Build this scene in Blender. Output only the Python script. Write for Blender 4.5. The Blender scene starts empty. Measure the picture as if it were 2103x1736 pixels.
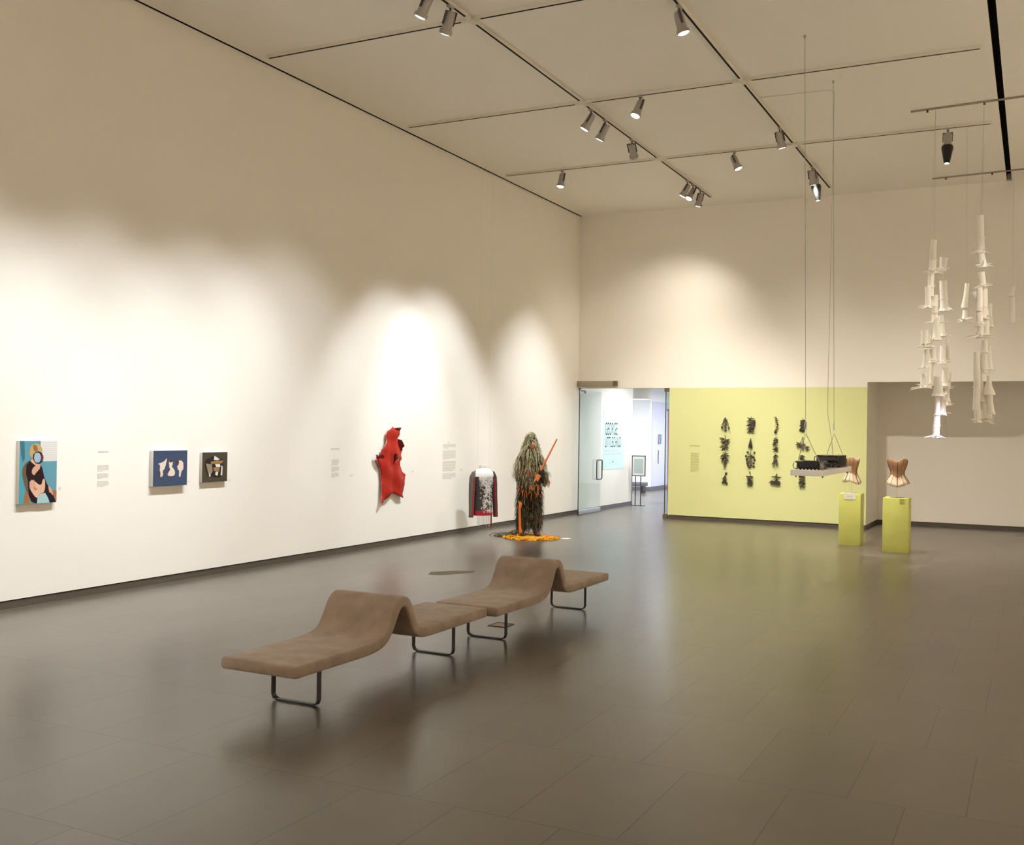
import bpy, math, random
from mathutils import Vector, Matrix, Quaternion
from mathutils.geometry import delaunay_2d_cdt

C = bpy.context.scene.collection
PI = math.pi
V3 = Vector

# ------------------------------------------------------------------ materials
def new_mat(name):
    m = bpy.data.materials.new(name); m.use_nodes = True
    nt = m.node_tree
    return m, nt, nt.nodes['Principled BSDF']

def mat(name, col, rough=.6, metal=0., spec=.5, var=.0, scale=8., bump=0., bscale=60.):
    m, nt, b = new_mat(name)
    b.inputs['Base Color'].default_value = (*col, 1)
    b.inputs['Roughness'].default_value = rough
    b.inputs['Metallic'].default_value = metal
    b.inputs['Specular IOR Level'].default_value = spec
    tc = nt.nodes.new('ShaderNodeTexCoord')
    if var > 0:
        n = nt.nodes.new('ShaderNodeTexNoise'); n.inputs['Scale'].default_value = scale; n.inputs['Detail'].default_value = 4
        r = nt.nodes.new('ShaderNodeMapRange'); r.inputs['From Min'].default_value = .3; r.inputs['From Max'].default_value = .7
        r.inputs['To Min'].default_value = 1 - var; r.inputs['To Max'].default_value = 1 + var
        mx = nt.nodes.new('ShaderNodeMix'); mx.data_type = 'RGBA'; mx.blend_type = 'MULTIPLY'; mx.inputs['Factor'].default_value = 1
        mx.inputs['A'].default_value = (*col, 1)
        nt.links.new(tc.outputs['Object'], n.inputs['Vector']); nt.links.new(n.outputs['Fac'], r.inputs['Value'])
        nt.links.new(r.outputs['Result'], mx.inputs['B']); nt.links.new(mx.outputs['Result'], b.inputs['Base Color'])
    if bump > 0:
        n2 = nt.nodes.new('ShaderNodeTexNoise'); n2.inputs['Scale'].default_value = bscale; n2.inputs['Detail'].default_value = 3
        bp = nt.nodes.new('ShaderNodeBump'); bp.inputs['Strength'].default_value = bump; bp.inputs['Distance'].default_value = .01
        nt.links.new(tc.outputs['Object'], n2.inputs['Vector']); nt.links.new(n2.outputs['Fac'], bp.inputs['Height'])
        nt.links.new(bp.outputs['Normal'], b.inputs['Normal'])
    return m

def emit(name, col, strength):
    m, nt, b = new_mat(name)
    b.inputs['Base Color'].default_value = (.8, .8, .8, 1)
    b.inputs['Emission Color'].default_value = (*col, 1)
    b.inputs['Emission Strength'].default_value = strength
    return m

def glass_mat(name, tint=(.955, .99, .985), f=.05):
    m = bpy.data.materials.new(name); m.use_nodes = True
    nt = m.node_tree; nt.nodes.clear()
    o = nt.nodes.new('ShaderNodeOutputMaterial'); mx = nt.nodes.new('ShaderNodeMixShader')
    t = nt.nodes.new('ShaderNodeBsdfTransparent'); g = nt.nodes.new('ShaderNodeBsdfGlossy')
    lw = nt.nodes.new('ShaderNodeLayerWeight'); lw.inputs['Blend'].default_value = .5
    pw = nt.nodes.new('ShaderNodeMath'); pw.operation = 'POWER'; pw.inputs[1].default_value = 4
    fr = nt.nodes.new('ShaderNodeMath'); fr.operation = 'MULTIPLY_ADD'; fr.inputs[1].default_value = .9; fr.inputs[2].default_value = .03
    nt.links.new(lw.outputs['Facing'], pw.inputs[0]); nt.links.new(pw.outputs[0], fr.inputs[0])
    t.inputs['Color'].default_value = (*tint, 1); g.inputs['Roughness'].default_value = .02
    g.inputs['Color'].default_value = (.9, .95, .95, 1)
    nt.links.new(fr.outputs[0], mx.inputs[0]); nt.links.new(t.outputs[0], mx.inputs[1])
    nt.links.new(g.outputs[0], mx.inputs[2]); nt.links.new(mx.outputs[0], o.inputs[0])
    return m

def floor_mat():
    m, nt, b = new_mat('slate_tiles')
    tc = nt.nodes.new('ShaderNodeTexCoord')
    mp = nt.nodes.new('ShaderNodeMapping'); mp.inputs['Location'].default_value = (0, -5.93 + 1.165 * 20, 0)
    br = nt.nodes.new('ShaderNodeTexBrick')
    br.offset = .5; br.offset_frequency = 2; br.squash = 1
    br.inputs['Scale'].default_value = 1; br.inputs['Brick Width'].default_value = .6; br.inputs['Row Height'].default_value = 1.165
    br.inputs['Mortar Size'].default_value = .0042; br.inputs['Mortar Smooth'].default_value = .2; br.inputs['Bias'].default_value = 0
    br.inputs['Color1'].default_value = (.112, .094, .072, 1); br.inputs['Color2'].default_value = (.094, .079, .060, 1)
    br.inputs['Mortar'].default_value = (.036, .028, .020, 1)
    nt.links.new(tc.outputs['Object'], mp.inputs['Vector']); nt.links.new(mp.outputs['Vector'], br.inputs['Vector'])
    n = nt.nodes.new('ShaderNodeTexNoise'); n.inputs['Scale'].default_value = 2.2; n.inputs['Detail'].default_value = 2
    nt.links.new(tc.outputs['Object'], n.inputs['Vector'])
    r = nt.nodes.new('ShaderNodeMapRange'); r.inputs['To Min'].default_value = .85; r.inputs['To Max'].default_value = 1.15
    nt.links.new(n.outputs['Fac'], r.inputs['Value'])
    mx = nt.nodes.new('ShaderNodeMix'); mx.data_type = 'RGBA'; mx.blend_type = 'MULTIPLY'; mx.inputs['Factor'].default_value = 1
    nt.links.new(br.outputs['Color'], mx.inputs['A']); nt.links.new(r.outputs['Result'], mx.inputs['B'])
    nt.links.new(mx.outputs['Result'], b.inputs['Base Color'])
    b.inputs['Roughness'].default_value = .285
    b.inputs['Specular IOR Level'].default_value = .8
    bp = nt.nodes.new('ShaderNodeBump'); bp.inputs['Strength'].default_value = .25; bp.inputs['Distance'].default_value = .004; bp.invert = True
    nt.links.new(br.outputs['Fac'], bp.inputs['Height']); nt.links.new(bp.outputs['Normal'], b.inputs['Normal'])
    return m

WALL_W = mat('warm_white_paint', (.84, .795, .72), .7, spec=.25, bump=.03, bscale=120)
CEIL_W = mat('ceiling_paint', (.87, .825, .745), .8, spec=.2, bump=.03, bscale=90)
GREEN = mat('lime_paint', (.655, .67, .325), .65, spec=.25, bump=.03, bscale=120)
PED_G = mat('plinth_lime_paint', (.60, .61, .165), .5, spec=.3, var=.03, scale=5)
PED_S = mat('plinth_small_print', (.40, .44, .07), .6)
HALL_W = mat('hall_white_paint', (.86, .87, .88), .7, spec=.2)
HALL_L = mat('lavender_panel_paint', (.62, .62, .75), .6, spec=.3)
BASE = mat('baseboard_brown', (.085, .068, .05), .5)
DARK = mat('shadow_gap_black', (.012, .009, .007), .8, spec=.1)
FLOOR = floor_mat()
TRACKW = mat('track_white_enamel', (.72, .67, .57), .5)
FIXT = mat('spot_grey_enamel', (.36, .33, .29), .45, metal=.2)
FIXD = mat('spot_dark_metal', (.06, .055, .05), .5, metal=.3)
SNOOT = mat('snoot_black', (.006, .006, .006), .35)
LENS = emit('spot_lens_glow', (1, .97, .98), 14)
SUEDE = mat('taupe_suede', (.300, .222, .172), .95, spec=.15, var=.16, scale=7, bump=.12, bscale=220)
SUEDE.node_tree.nodes['Principled BSDF'].inputs['Sheen Weight'].default_value = .25
STEEL_K = mat('black_steel', (.010, .009, .008), .4)
ALU = mat('brushed_aluminium', (.50, .52, .56), .35, metal=.7)
BRONZE = mat('bronze_grey_metal', (.34, .29, .21), .45, metal=.3)
BRONZE_D = mat('dark_end_cap', (.14, .105, .055), .5, metal=.3)
GLASS = glass_mat('door_glass')
ACRYL = glass_mat('clear_acrylic', (.95, .96, .95))
GEDGE = mat('glass_edge_dark', (.035, .06, .06), .3)
VINYL = mat('grey_wall_lettering', (.56, .52, .47), .7)
VINYL_G = mat('olive_wall_lettering', (.40, .38, .15), .7)
PAPER = mat('white_paper', (.88, .86, .82), .6)
BONE = mat('white_plaster_paper', (.88, .84, .77), .6, spec=.3, bump=.15, bscale=40)
THREAD = mat('pale_thread', (.50, .46, .38), .6)
WIRE = mat('steel_wire', (.33, .31, .27), .4, metal=.5)
SHELFW = mat('white_shelf_lacquer', (.90, .87, .84), .4)
GLOSSK = mat('glossy_black_plastic', (.004, .004, .006), .12, spec=.5)
CHROME = mat('chrome', (.7, .7, .7), .15, metal=1)
RED = mat('red_painted_hide', (.37, .017, .008), .6, spec=.25, var=.10, scale=5, bump=.1, bscale=18)
RED_D = mat('dark_red_hide_back', (.075, .004, .003), .9, spec=.08)
RED_E = mat('pale_hide_edge', (.75, .50, .38), .7)
JK_CHAR = mat('charcoal_jacket_cloth', (.045, .038, .034), .85, var=.12, scale=20)
JK_GREY = mat('grey_jacket_sleeve', (.12, .105, .09), .85, var=.1, scale=30)
JK_RED = mat('crimson_trim', (.33, .012, .02), .7)
JK_WHITE = mat('white_beaded_yoke', (.85, .84, .82), .5, bump=.3, bscale=90)
BEAD = mat('white_bead', (.85, .83, .80), .3)
BEADR = mat('red_bead', (.40, .02, .02), .25)
BEADG = mat('green_bead', (.05, .10, .06), .35)
BROWNP = mat('brown_embroidery', (.12, .05, .03), .8)
GH = [mat('straw_strip', (.52, .45, .28), .9), mat('olive_strip', (.20, .19, .07), .9),
      mat('moss_strip', (.10, .10, .05), .9), mat('bark_strip', (.045, .036, .022), .9)]
GH_R = mat('rust_strip', (.36, .09, .03), .85)
GH_O = mat('orange_strip', (.70, .22, .03), .8)
ORANGE = mat('orange_paint', (.72, .20, .04), .5)
BOOT = mat('oxblood_boot', (.06, .012, .012), .5)
SKINK = mat('dark_glove', (.02, .017, .015), .7)
YELLOW = mat('yellow_petal', (.75, .37, .008), .8, var=.2, scale=15)
PETALR = mat('russet_petal', (.22, .04, .01), .8)
NET = mat('olive_net', (.19, .165, .07), .9)
TWIG = mat('grey_twig', (.17, .14, .09), .85)
PL = [mat('dark_leaf', (.032, .024, .013), .65), mat('brown_leaf', (.065, .042, .024), .65), mat('olive_leaf', (.115, .10, .038), .65)]
CORS_B = mat('tan_corset_cloth', (.40, .215, .11), .7, var=.08, scale=10)
CORS_C = mat('cream_corset_cloth', (.74, .60, .44), .7)
CORS_D = mat('brown_corset_boning', (.16, .07, .025), .6)
CANVAS = mat('canvas_edge_grey', (.62, .59, .56), .8)
POSTER = mat('poster_mint', (.58, .79, .75), .6)
INK = mat('poster_black', (.015, .015, .018), .6)
INKG = mat('poster_grey', (.47, .60, .58), .6)
BANR = mat('red_banner', (.45, .02, .035), .6)
BANW = mat('banner_white', (.85, .85, .88), .6)
BANP = mat('banner_pink', (.75, .28, .25), .6)
HBENCH = mat('hall_bench_grey', (.12, .12, .13), .8)
HBASE = mat('hall_base_grey', (.13, .13, .14), .6)
SHADOW_GREY = mat('shadow_patch_grey', (.13, .11, .085), .9, spec=.1)
BRASS = mat('floor_box_brass', (.30, .20, .10), .45, metal=.5)
def pc(name, c): return mat(name, c, .6, spec=.2)

# ------------------------------------------------------------------ mesh helpers
class MB:
    def __init__(s): s.v = []; s.f = []; s.m = []
    def add(s, verts, faces, mi=0):
        o = len(s.v); s.v += [tuple(p) for p in verts]
        for f in faces: s.f.append([i + o for i in f]); s.m.append(mi)
        return s
    def box(s, a, b, mi=0, M=None):
        x0, y0, z0 = a; x1, y1, z1 = b
        vs = [V3((x, y, z)) for z in (z0, z1) for y in (y0, y1) for x in (x0, x1)]
        if M: vs = [M @ v for v in vs]
        return s.add(vs, [(0, 2, 3, 1), (4, 5, 7, 6), (0, 1, 5, 4), (2, 6, 7, 3), (0, 4, 6, 2), (1, 3, 7, 5)], mi)
    def tube(s, pts, rad, n=8, mi=0, caps=True, M=None):
        pts = [V3(p) for p in pts]
        if not isinstance(rad, (list, tuple)): rad = [rad] * len(pts)
        rings = []; ref = None
        for i, p in enumerate(pts):
            d = (pts[min(i + 1, len(pts) - 1)] - pts[max(i - 1, 0)])
            d = d.normalized() if d.length > 1e-9 else V3((0, 0, 1))
            if ref is None:
                ref = V3((1, 0, 0)) if abs(d.x) < .8 else V3((0, 1, 0))
            u = (ref - d * ref.dot(d)).normalized(); w = d.cross(u); ref = u
            rings.append([p + (u * math.cos(2 * PI * k / n) + w * math.sin(2 * PI * k / n)) * rad[i] for k in range(n)])
        vs = [v for r in rings for v in r]; fs = []
        for i in range(len(pts) - 1):
            for k in range(n):
                a = i * n + k; b = i * n + (k + 1) % n
                fs.append((a, b, b + n, a + n))
        if caps: fs.append(tuple(range(n))[::-1]); fs.append(tuple((len(pts) - 1) * n + k for k in range(n)))
        if M: vs = [M @ v for v in vs]
        return s.add(vs, fs, mi)
    def loft(s, rings, mi=0, capa=False, capb=False, M=None, closed=True, mis=None):
        n = len(rings[0]); vs = [V3(v) for r in rings for v in r]
        if M: vs = [M @ v for v in vs]
        o = len(s.v); s.v += [tuple(v) for v in vs]
        for i in range(len(rings) - 1):
            for k in range(n if closed else n - 1):
                a = o + i * n + k; b = o + i * n + (k + 1) % n
                s.f.append([a, b, b + n, a + n]); s.m.append(mis(i, k) if mis else mi)
        if capa: s.f.append([o + k for k in range(n)][::-1]); s.m.append(mi)
        if capb: s.f.append([o + (len(rings) - 1) * n + k for k in range(n)]); s.m.append(mi)
        return s
    def prism(s, poly, fn, t0, t1, mi=0):
        """poly of 2-D points, fn(p, t) -> 3-D"""
        n = len(poly)
        vs = [fn(p, t0) for p in poly] + [fn(p, t1) for p in poly]
        fs = [tuple(range(n)), tuple(range(2 * n - 1, n - 1, -1))]
        for k in range(n): fs.append((k, k + n, (k + 1) % n + n, (k + 1) % n)[::-1])
        return s.add(vs, fs, mi)
    def ball(s, c, r, mi=0, nu=8, nv=5, sc=(1, 1, 1)):
        rings = []
        for j in range(nv + 1):
            t = PI * j / nv
            rr = max(math.sin(t), .02) * r
            rings.append([(c[0] + rr * math.cos(2 * PI * k / nu) * sc[0], c[1] + rr * math.sin(2 * PI * k / nu) * sc[1], c[2] - math.cos(t) * r * sc[2]) for k in range(nu)])
        return s.loft(rings, mi, True, True)
    def ring(s, c, R, r, u, w, mi=0, n=10, m=5, frac=1.0):
        c = V3(c); u = V3(u); w = V3(w)
        pts = [c + u * R * math.cos(2 * PI * frac * k / n) + w * R * math.sin(2 * PI * frac * k / n) for k in range(n + 1)]
        return s.tube(pts, r, m, mi, False)
    def mesh(s, name, mats, smooth=0):
        me = bpy.data.meshes.new(name)
        me.from_pydata(s.v, [], s.f)
        for m in (mats if isinstance(mats, (list, tuple)) else [mats]): me.materials.append(m)
        for p, mi in zip(me.polygons, s.m): p.material_index = mi
        me.update()
        if smooth:
            for p in me.polygons: p.use_smooth = True
            try: me.set_sharp_from_angle(angle=math.radians(smooth))
            except Exception: pass
        return me
    def obj(s, name, mats, parent=None, smooth=0, loc=None):
        o = bpy.data.objects.new(name, s.mesh(name, mats, smooth))
        C.objects.link(o)
        if parent: o.parent = parent
        if loc is not None: o.location = loc
        return o

def thing(name, label, cat, loc=(0, 0, 0), rz=0., group=None):
    o = bpy.data.objects.new(name, None); C.objects.link(o)
    o.empty_display_size = .1
    o.location = loc; o.rotation_euler = (0, 0, rz)
    return tag(o, label, cat, group)
def tag(o, label, cat, group=None):
    o['label'] = label; o['category'] = cat
    if group: o['group'] = group
    return o
def struct(name, mb, mats, parent=None, smooth=0):
    o = mb.obj(name, mats, parent, smooth)
    if not parent: o['kind'] = 'structure'
    return o
def bevel(o, w, seg=2):
    m = o.modifiers.new('bevel', 'BEVEL'); m.width = w; m.segments = seg; m.limit_method = 'ANGLE'; m.angle_limit = math.radians(40)
    for p in o.data.polygons: p.use_smooth = True
    o.data.set_sharp_from_angle(angle=math.radians(50)) if w < .004 else None
    return o
def copy_tree(src, parent=None):
    c = src.copy(); C.objects.link(c)
    if parent: c.parent = parent
    for ch in list(src.children): copy_tree(ch, c)
    return c

# ------------------------------------------------------------------ the room
XW, YB, ZC = -9.71, 22.69, 7.07       # left wall, end wall, ceiling
XR, YF = 3.6, -4.0                    # wall on the right, wall behind the photographer
DH, RH = 2.985, 3.09                  # doorway head, recess head
HX0, HY1, HZ = -16.0, 36.0, 3.36      # hall beyond the doorway

struct('floor', MB().box((HX0, YF - .2, -.12), (XR + .2, HY1, 0)), FLOOR)
c = MB()
c.box((XW + .045, YF, ZC), (-.555, YB, ZC + .14)).box((-.465, YF, ZC), (XR, YB, ZC + .14))
ceil_o = struct('ceiling', c, CEIL_W)
g = MB().box((-.62, YF, ZC + .145), (-.40, YB, ZC + .16))
g.box((XW + .001, YF, ZC + .145), (XW + .15, YB, ZC + .16)).box((XW + .0005, YF, ZC + .002), (XW + .004, YB, ZC + .145)).box((-.5552, YF, ZC + .002), (-.552, YB, ZC + .14)).box((-.468, YF, ZC + .002), (-.4648, YB, ZC + .14))  # black strips line the ceiling gaps, painting in their shade
struct('gap_shade_1', g, DARK)
struct('wall_left', MB().box((XW - .2, YF, .092), (XW, 26.44, ZC + .14)), WALL_W)
b = MB()
b.box((XW, YB, RH), (XR, YB + .22, ZC + .14)).box((XW, YB, DH), (-3.14, YB + .22, RH))
b.box((-7.45, YB + .012, .092), (-3.14, YB + .22, DH - .001)).box((-3.36, YB + .22, .092), (-3.14, 24.40, RH + .1))
b.box((-3.36, 24.40, .092), (XR, 24.6, RH + .1)).box((-3.36, YB + .2, RH + .1), (XR, 24.6, RH + .2))
struct('wall_back', b, WALL_W)
struct('wall_back.001', MB().box((-7.45, YB, .092), (-3.14, YB + .011, DH - .001)), GREEN)
struct('wall_right', MB().box((XR, YF, 0), (XR + .2, 24.6, ZC + .14)), WALL_W)
struct('wall_front', MB().box((XW - .2, YF - .2, 0), (XR + .2, YF, ZC + .14)), WALL_W)
struct('baseboard_left', MB().box((XW - .19, YF, 0), (XW - .012, 26.43, .08)), BASE)
b = MB().box((-7.44, YB + .02, 0), (-3.15, YB + .2, .08)).box((-3.34, YB + .0225, 0), (-3.153, 24.41, .0795)).box((-3.34, 24.412, 0), (XR, 24.58, .08))
struct('baseboard_back', b, BASE)

# hall beyond the doorway
h = MB()
h.box((HX0, 26.44, 0), (XW - .2, 26.64, HZ))              # returns to the left behind the end of the long wall
h.box((HX0, 32.86, .1), (-11.45, 33.06, HZ))             # far wall
h.box((-11.60, 33.061, 2.98), (-11.45, HY1, HZ)).box((-11.60, 33.061, 0), (-11.46, HY1, 2.98))
h.box((HX0, HY1, 0), (-3.0, HY1 + .2, HZ)).box((-3.2, 24.62, 0), (-3.0, HY1, HZ)).box((HX0 - .2, 26.44, 0), (HX0, HY1, HZ))
struct('wall_hall', h, HALL_W)
struct('wall_hall.001', MB().box((-11.459, 33.08, .1), (-11.44, HY1, 2.975)), HALL_L)
struct('ceiling.001', MB().box((HX0, YB + .22, HZ), (-3.0, HY1, HZ + .1)), HALL_W)
struct('baseboard_hall', MB().box((HX0, 32.84, 0), (-11.43, 32.858, .13)).box((-11.458, 32.85, 0), (-11.425, HY1, .13))
       .box((XW + .001, 22.93, 0), (XW + .012, 26.45, .085)).box((XW - .2, 26.441, 0), (XW + .012, 26.46, 1.0)), HBASE)

# ------------------------------------------------------------------ glass doors
door = bpy.data.objects.new('door_1', None); C.objects.link(door); door['kind'] = 'structure'; door.location = (-9.50, 22.28, 0)
MB().box((-.006, .02, .10), (.006, 1.36, 2.93)).obj('glass_panel', GLASS, door)
MB().box((-.009, .0, .02), (.009, .018, 2.93)).obj('glass_edge', GEDGE, door)
bevel(MB().box((-.022, .02, .012), (.022, 1.36, .12)).obj('bottom_rail', ALU, door), .004)
pull = []
for (yy, zz, a0) in ((1.30, 1.22, 0), (1.06, 1.22, 90), (1.06, .85, 180), (1.30, .85, 270)):
    for k in range(5):
        a = math.radians(a0 + k * 22.5); pull.append((.05, yy + .05 * math.cos(a) * 1 - (0 if yy > 1.2 else 0), zz + .05 * math.sin(a)))
pull.append(pull[0])
hm = MB().tube(pull, .014, 8)
for zz in (1.27, .80): hm.tube([(.0, 1.18, zz), (.05, 1.18, zz)], .012, 8)
hm.obj('pull_handle', STEEL_K, door, 40)
MB().box((.0, .10, 2.90), (.03, .34, 2.925)).box((.0, .30, 2.86), (.02, .36, 2.90)).obj('closer_arm', FIXD, door)
MB().tube([(0, .01, .0), (0, .01, .1)], .02, 10).tube([(0, .01, 2.92), (0, .01, 2.98)], .02, 10).obj('pivot', FIXD, door)
door2 = bpy.data.objects.new('door_2', None); C.objects.link(door2); door2['kind'] = 'structure'; door2.location = (-7.545, 22.72, 0)
MB().box((-.006, .02, .10), (.006, 1.36, 2.93)).obj('glass_panel', GLASS, door2)
MB().box((-.009, .0, .02), (.009, .018, 2.93)).obj('glass_edge', GEDGE, door2)
bevel(MB().box((-.022, .02, .012), (.022, 1.36, .12)).obj('bottom_rail', ALU, door2), .004)
MB().box((-.03, -.02, .0), (.07, .05, .10)).box((-.03, -.02, 2.90), (.07, .05, 2.98)).obj('pivot', BRONZE_D, door2)
op = thing('door_operator', 'long grey door operator box fixed above the glass door in the corner', 'door operator', (-9.70, YB, 3.085))
bevel(MB().box((0.0, -.10, -.06), (.90, 0, .065)).obj('cover', BRONZE, op), .006)
bevel(MB().box((.902, -.10, -.06), (.99, 0, .065)).obj('end_cap', BRONZE_D, op), .004)

# ------------------------------------------------------------------ hall contents
po = thing('poster_panel', 'pale mint exhibition poster with tall black lettering on the hall wall behind the glass door', 'poster', (XW, 0, 0))
MB().box((.001, 24.32, .995), (.006, 25.76, 2.52)).obj('panel', POSTER, po)
def text_mesh(body, w, h, name, m, parent, M):
    cu = bpy.data.curves.new(name, 'FONT'); cu.body = body; cu.size = 1; cu.extrude = 0
    o = bpy.data.objects.new(name, cu); C.objects.link(o)
    bpy.context.view_layer.update()
    me = bpy.data.meshes.new_from_object(o.evaluated_get(bpy.context.evaluated_depsgraph_get()))
    bpy.data.objects.remove(o)
    xs = [v.co.x for v in me.vertices]; ys = [v.co.y for v in me.vertices]
    x0, x1, y0, y1 = min(xs), max(xs), min(ys), max(ys)
    for v in me.vertices:
        v.co = M @ V3(((v.co.x - x0) / (x1 - x0) * w, (v.co.y - y0) / (y1 - y0) * h, 0))
    me.materials.clear(); me.materials.append(m)
    t = bpy.data.objects.new(name, me); C.objects.link(t); t.parent = parent
    return t
Mt = lambda y, z: Matrix(((0, 0, 1, .008), (1, 0, 0, y), (0, 1, 0, z), (0, 0, 0, 1)))
text_mesh('GEORGE', .86, .325, 'lettering', INK, po, Mt(24.44, 1.872))
text_mesh('LITTLECHILD', 1.13, .27, 'lettering', INK, po, Mt(24.44, 1.56))
sm = MB(); rnd = random.Random(4)
for (z, y1, words) in ((1.455, 25.35, 3), (1.37, 25.56, 3)):
    y = 24.45
    while y < y1 - .05:
        w = rnd.uniform(.15, .3); sm.box((.006, y, z), (.008, min(y + w, y1), z + .035)); y += w + .05
obj_s = sm.obj('small_print', INKG, po)
LOGO = mat('logo_plum', (.18, .08, .10), .6)
for y, z, mi in ((24.75, 1.15, 0), (24.98, 1.16, 1), (25.2, 1.15, 0), (24.76, 1.22, 0), (24.98, 1.23, 0), (25.2, 1.23, 0)):
    MB().box((.006, y, z), (.008, y + (.09 if mi == 0 else .05), z + (.02 if mi == 0 else .05))).obj('logo', LOGO if mi else INKG, po)

st = thing('sign_stand', 'black framed notice on two thin black legs standing in the hall doorway', 'sign stand', (-9.41, 26.15, 0))
f = MB()
for a, b_ in (((-.19, -.012, .785), (-.172, .012, 1.335)), ((.172, -.012, .785), (.19, .012, 1.335)), ((-.172, -.012, .785), (.172, .012, .803)), ((-.172, -.012, 1.317), (.172, .012, 1.335))):
    f.box(a, b_)
f.obj('frame', STEEL_K, st)
MB().box((-.172, -.004, .803), (.172, .006, 1.317)).obj('notice', PAPER, st)
MB().box((-.125, -.006, .86), (.125, -.0045, 1.25)).obj('print', mat('notice_print', (.50, .56, .54), .7), st)
for x in (-.085, .065): MB().tube([(x, 0, .012), (x, 0, .79)], .013, 8).obj('leg', STEEL_K, st, 40)
MB().box((-.19, -.10, 0), (.17, .10, .012)).obj('base', STEEL_K, st)

dp = thing('drum_lamp', 'white drum lamp glowing from below near the hall ceiling', 'ceiling lamp', (-10.2, 28.3, 0))
MB().tube([(0, 0, 2.90), (0, 0, 3.355)], .33, 32, 0, False).tube([(0, 0, 3.35), (0, 0, 3.357)], .33, 32).obj('shade', mat('drum_fabric', (.62, .60, .54), .8), dp, 40)
MB().tube([(0, 0, 2.91), (0, 0, 2.915)], .325, 32).obj('diffuser', emit('drum_glow', (.95, .98, 1), 5), dp)

hb = thing('hall_bench', 'low dark grey bench at the far end of the hall behind the sign stand', 'bench', (-11.3, 31.6, 0))
bevel(MB().box((-.9, -.2, .22), (.18, .2, .34)).obj('seat', HBENCH, hb), .02)
for x in (-.8, .08): MB().box((x, -.15, 0), (x + .04, .15, .22)).obj('leg', STEEL_K, hb)

bn = thing('red_banner', 'red banner with white marks seen through the right glass door', 'banner', (-9.20, 28.0, 0))
MB().box((-.03, 0, .30), (.5, .02, 2.60)).obj('cloth', BANR, bn)
MB().box((.02, -.003, .9), (.5, -.001, 1.42)).obj('pink_block', BANP, bn)
w = MB()
for k in range(5): w.box((.03, -.003, 1.46 + k * .09), (.03 + .2 + .1 * (k % 2), -.001, 1.52 + k * .09))
w.obj('white_marks', BANW, bn)
MB().box((-.06, -.02, 2.56), (.52, .04, 2.62)).obj('top_bar', STEEL_K, bn)
for x in (0, .46): MB().tube([(x, .01, 0), (x, .01, .31)], .012, 6).obj('foot_post', STEEL_K, bn)

hd = thing('door_pull', 'dark rectangular pull handle on the lavender panel at the end of the hall', 'door handle', (-11.44, 33.75, 1.72))
pts = [(.04, -.10, -.15), (.04, .10, -.15), (.04, .10, .15), (.04, -.10, .15), (.04, -.10, -.15)]
MB().tube(pts, .013, 6).tube([(0, 0, -.15), (.04, 0, -.15)], .012, 6).tube([(0, 0, .15), (.04, 0, .15)], .012, 6).obj('loop', FIXD, hd, 40)
tag(MB().box((-11.44, 33.69, .88), (-11.425, 33.73, 1.34)).obj('door_bar', FIXD), 'thin dark vertical bar below the pull handle on the lavender panel', 'door bar')

# added unseen ceiling panels, filling the hall with daylight-white light
for i, (x, y) in enumerate(((-8.0, 25.2), (-11.9, 29.6), (-7.8, 29.3), (-8.6, 33.2))):
    l = thing('added_hall_light', ('added fill light panel just inside the glass doors', 'added fill light panel over the hall bench', 'added fill light panel behind the green wall', 'added fill light panel at the far end of the hall')[i],
              'added fill light', (x, y, HZ))
    MB().box((-.62, -.62, -.03), (.62, .62, 0)).obj('frame', PAPER, l)  # frame of the added fill light
    MB().box((-.58, -.58, -.034), (.58, .58, -.030)).obj('diffuser', emit('added_light_glow_%d' % i, (.88, .94, 1.0), (30.0, 54.0, 46.0, 54.0)[i]), l)

# ------------------------------------------------------------------ lighting track
tg = thing('lighting_track', 'white lighting track grid with dark slots across the ceiling', 'track', (0, 0, ZC))
X1, X2 = -6.275, -3.81
RY = (11.12, 14.685, 18.30)
Y0T = -1.2
def track_run(axis, k, a, b, cuts):
    m = MB(); s = MB()
    hw, hh = .03, .04
    if axis == 'y': m.box((k - hw, a, -hh), (k + hw, b, 0))
    else: m.box((a, k - hw, -hh), (b, k + hw, 0))
    edges = [a + .02] + [e for q in cuts for e in (q - .14, q + .14)] + [b - .02]
    for i in range(0, len(edges), 2):
        p, q = edges[i], edges[i + 1]
        if axis == 'y': s.box((k - .014, p, -hh - .002), (k + .014, q, -hh + .001))
        else: s.box((p, k - .014, -hh - .002), (q, k + .014, -hh + .001))
    t = m.obj('track_run', TRACKW, tg); s.obj('slot', DARK, t)
for k, e in ((X1, 21.72), (X2, 21.82)):
    track_run('y', k, Y0T, e, [7.55] + list(RY))
for y in (7.55,) + RY:
    track_run('x', y, -9.46, -.68, [X1, X2])
for x in (X1, X2):
    for y in (7.55,) + RY:
        MB().box((x - .045, y - .045, -.046), (x + .045, y + .045, -.001)).box((x - .13, y - .032, -.043), (x + .13, y + .032, -.001)).box((x - .032, y - .13, -.043), (x + .032, y + .13, -.001)).obj('connector', TRACKW, tg)

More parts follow.
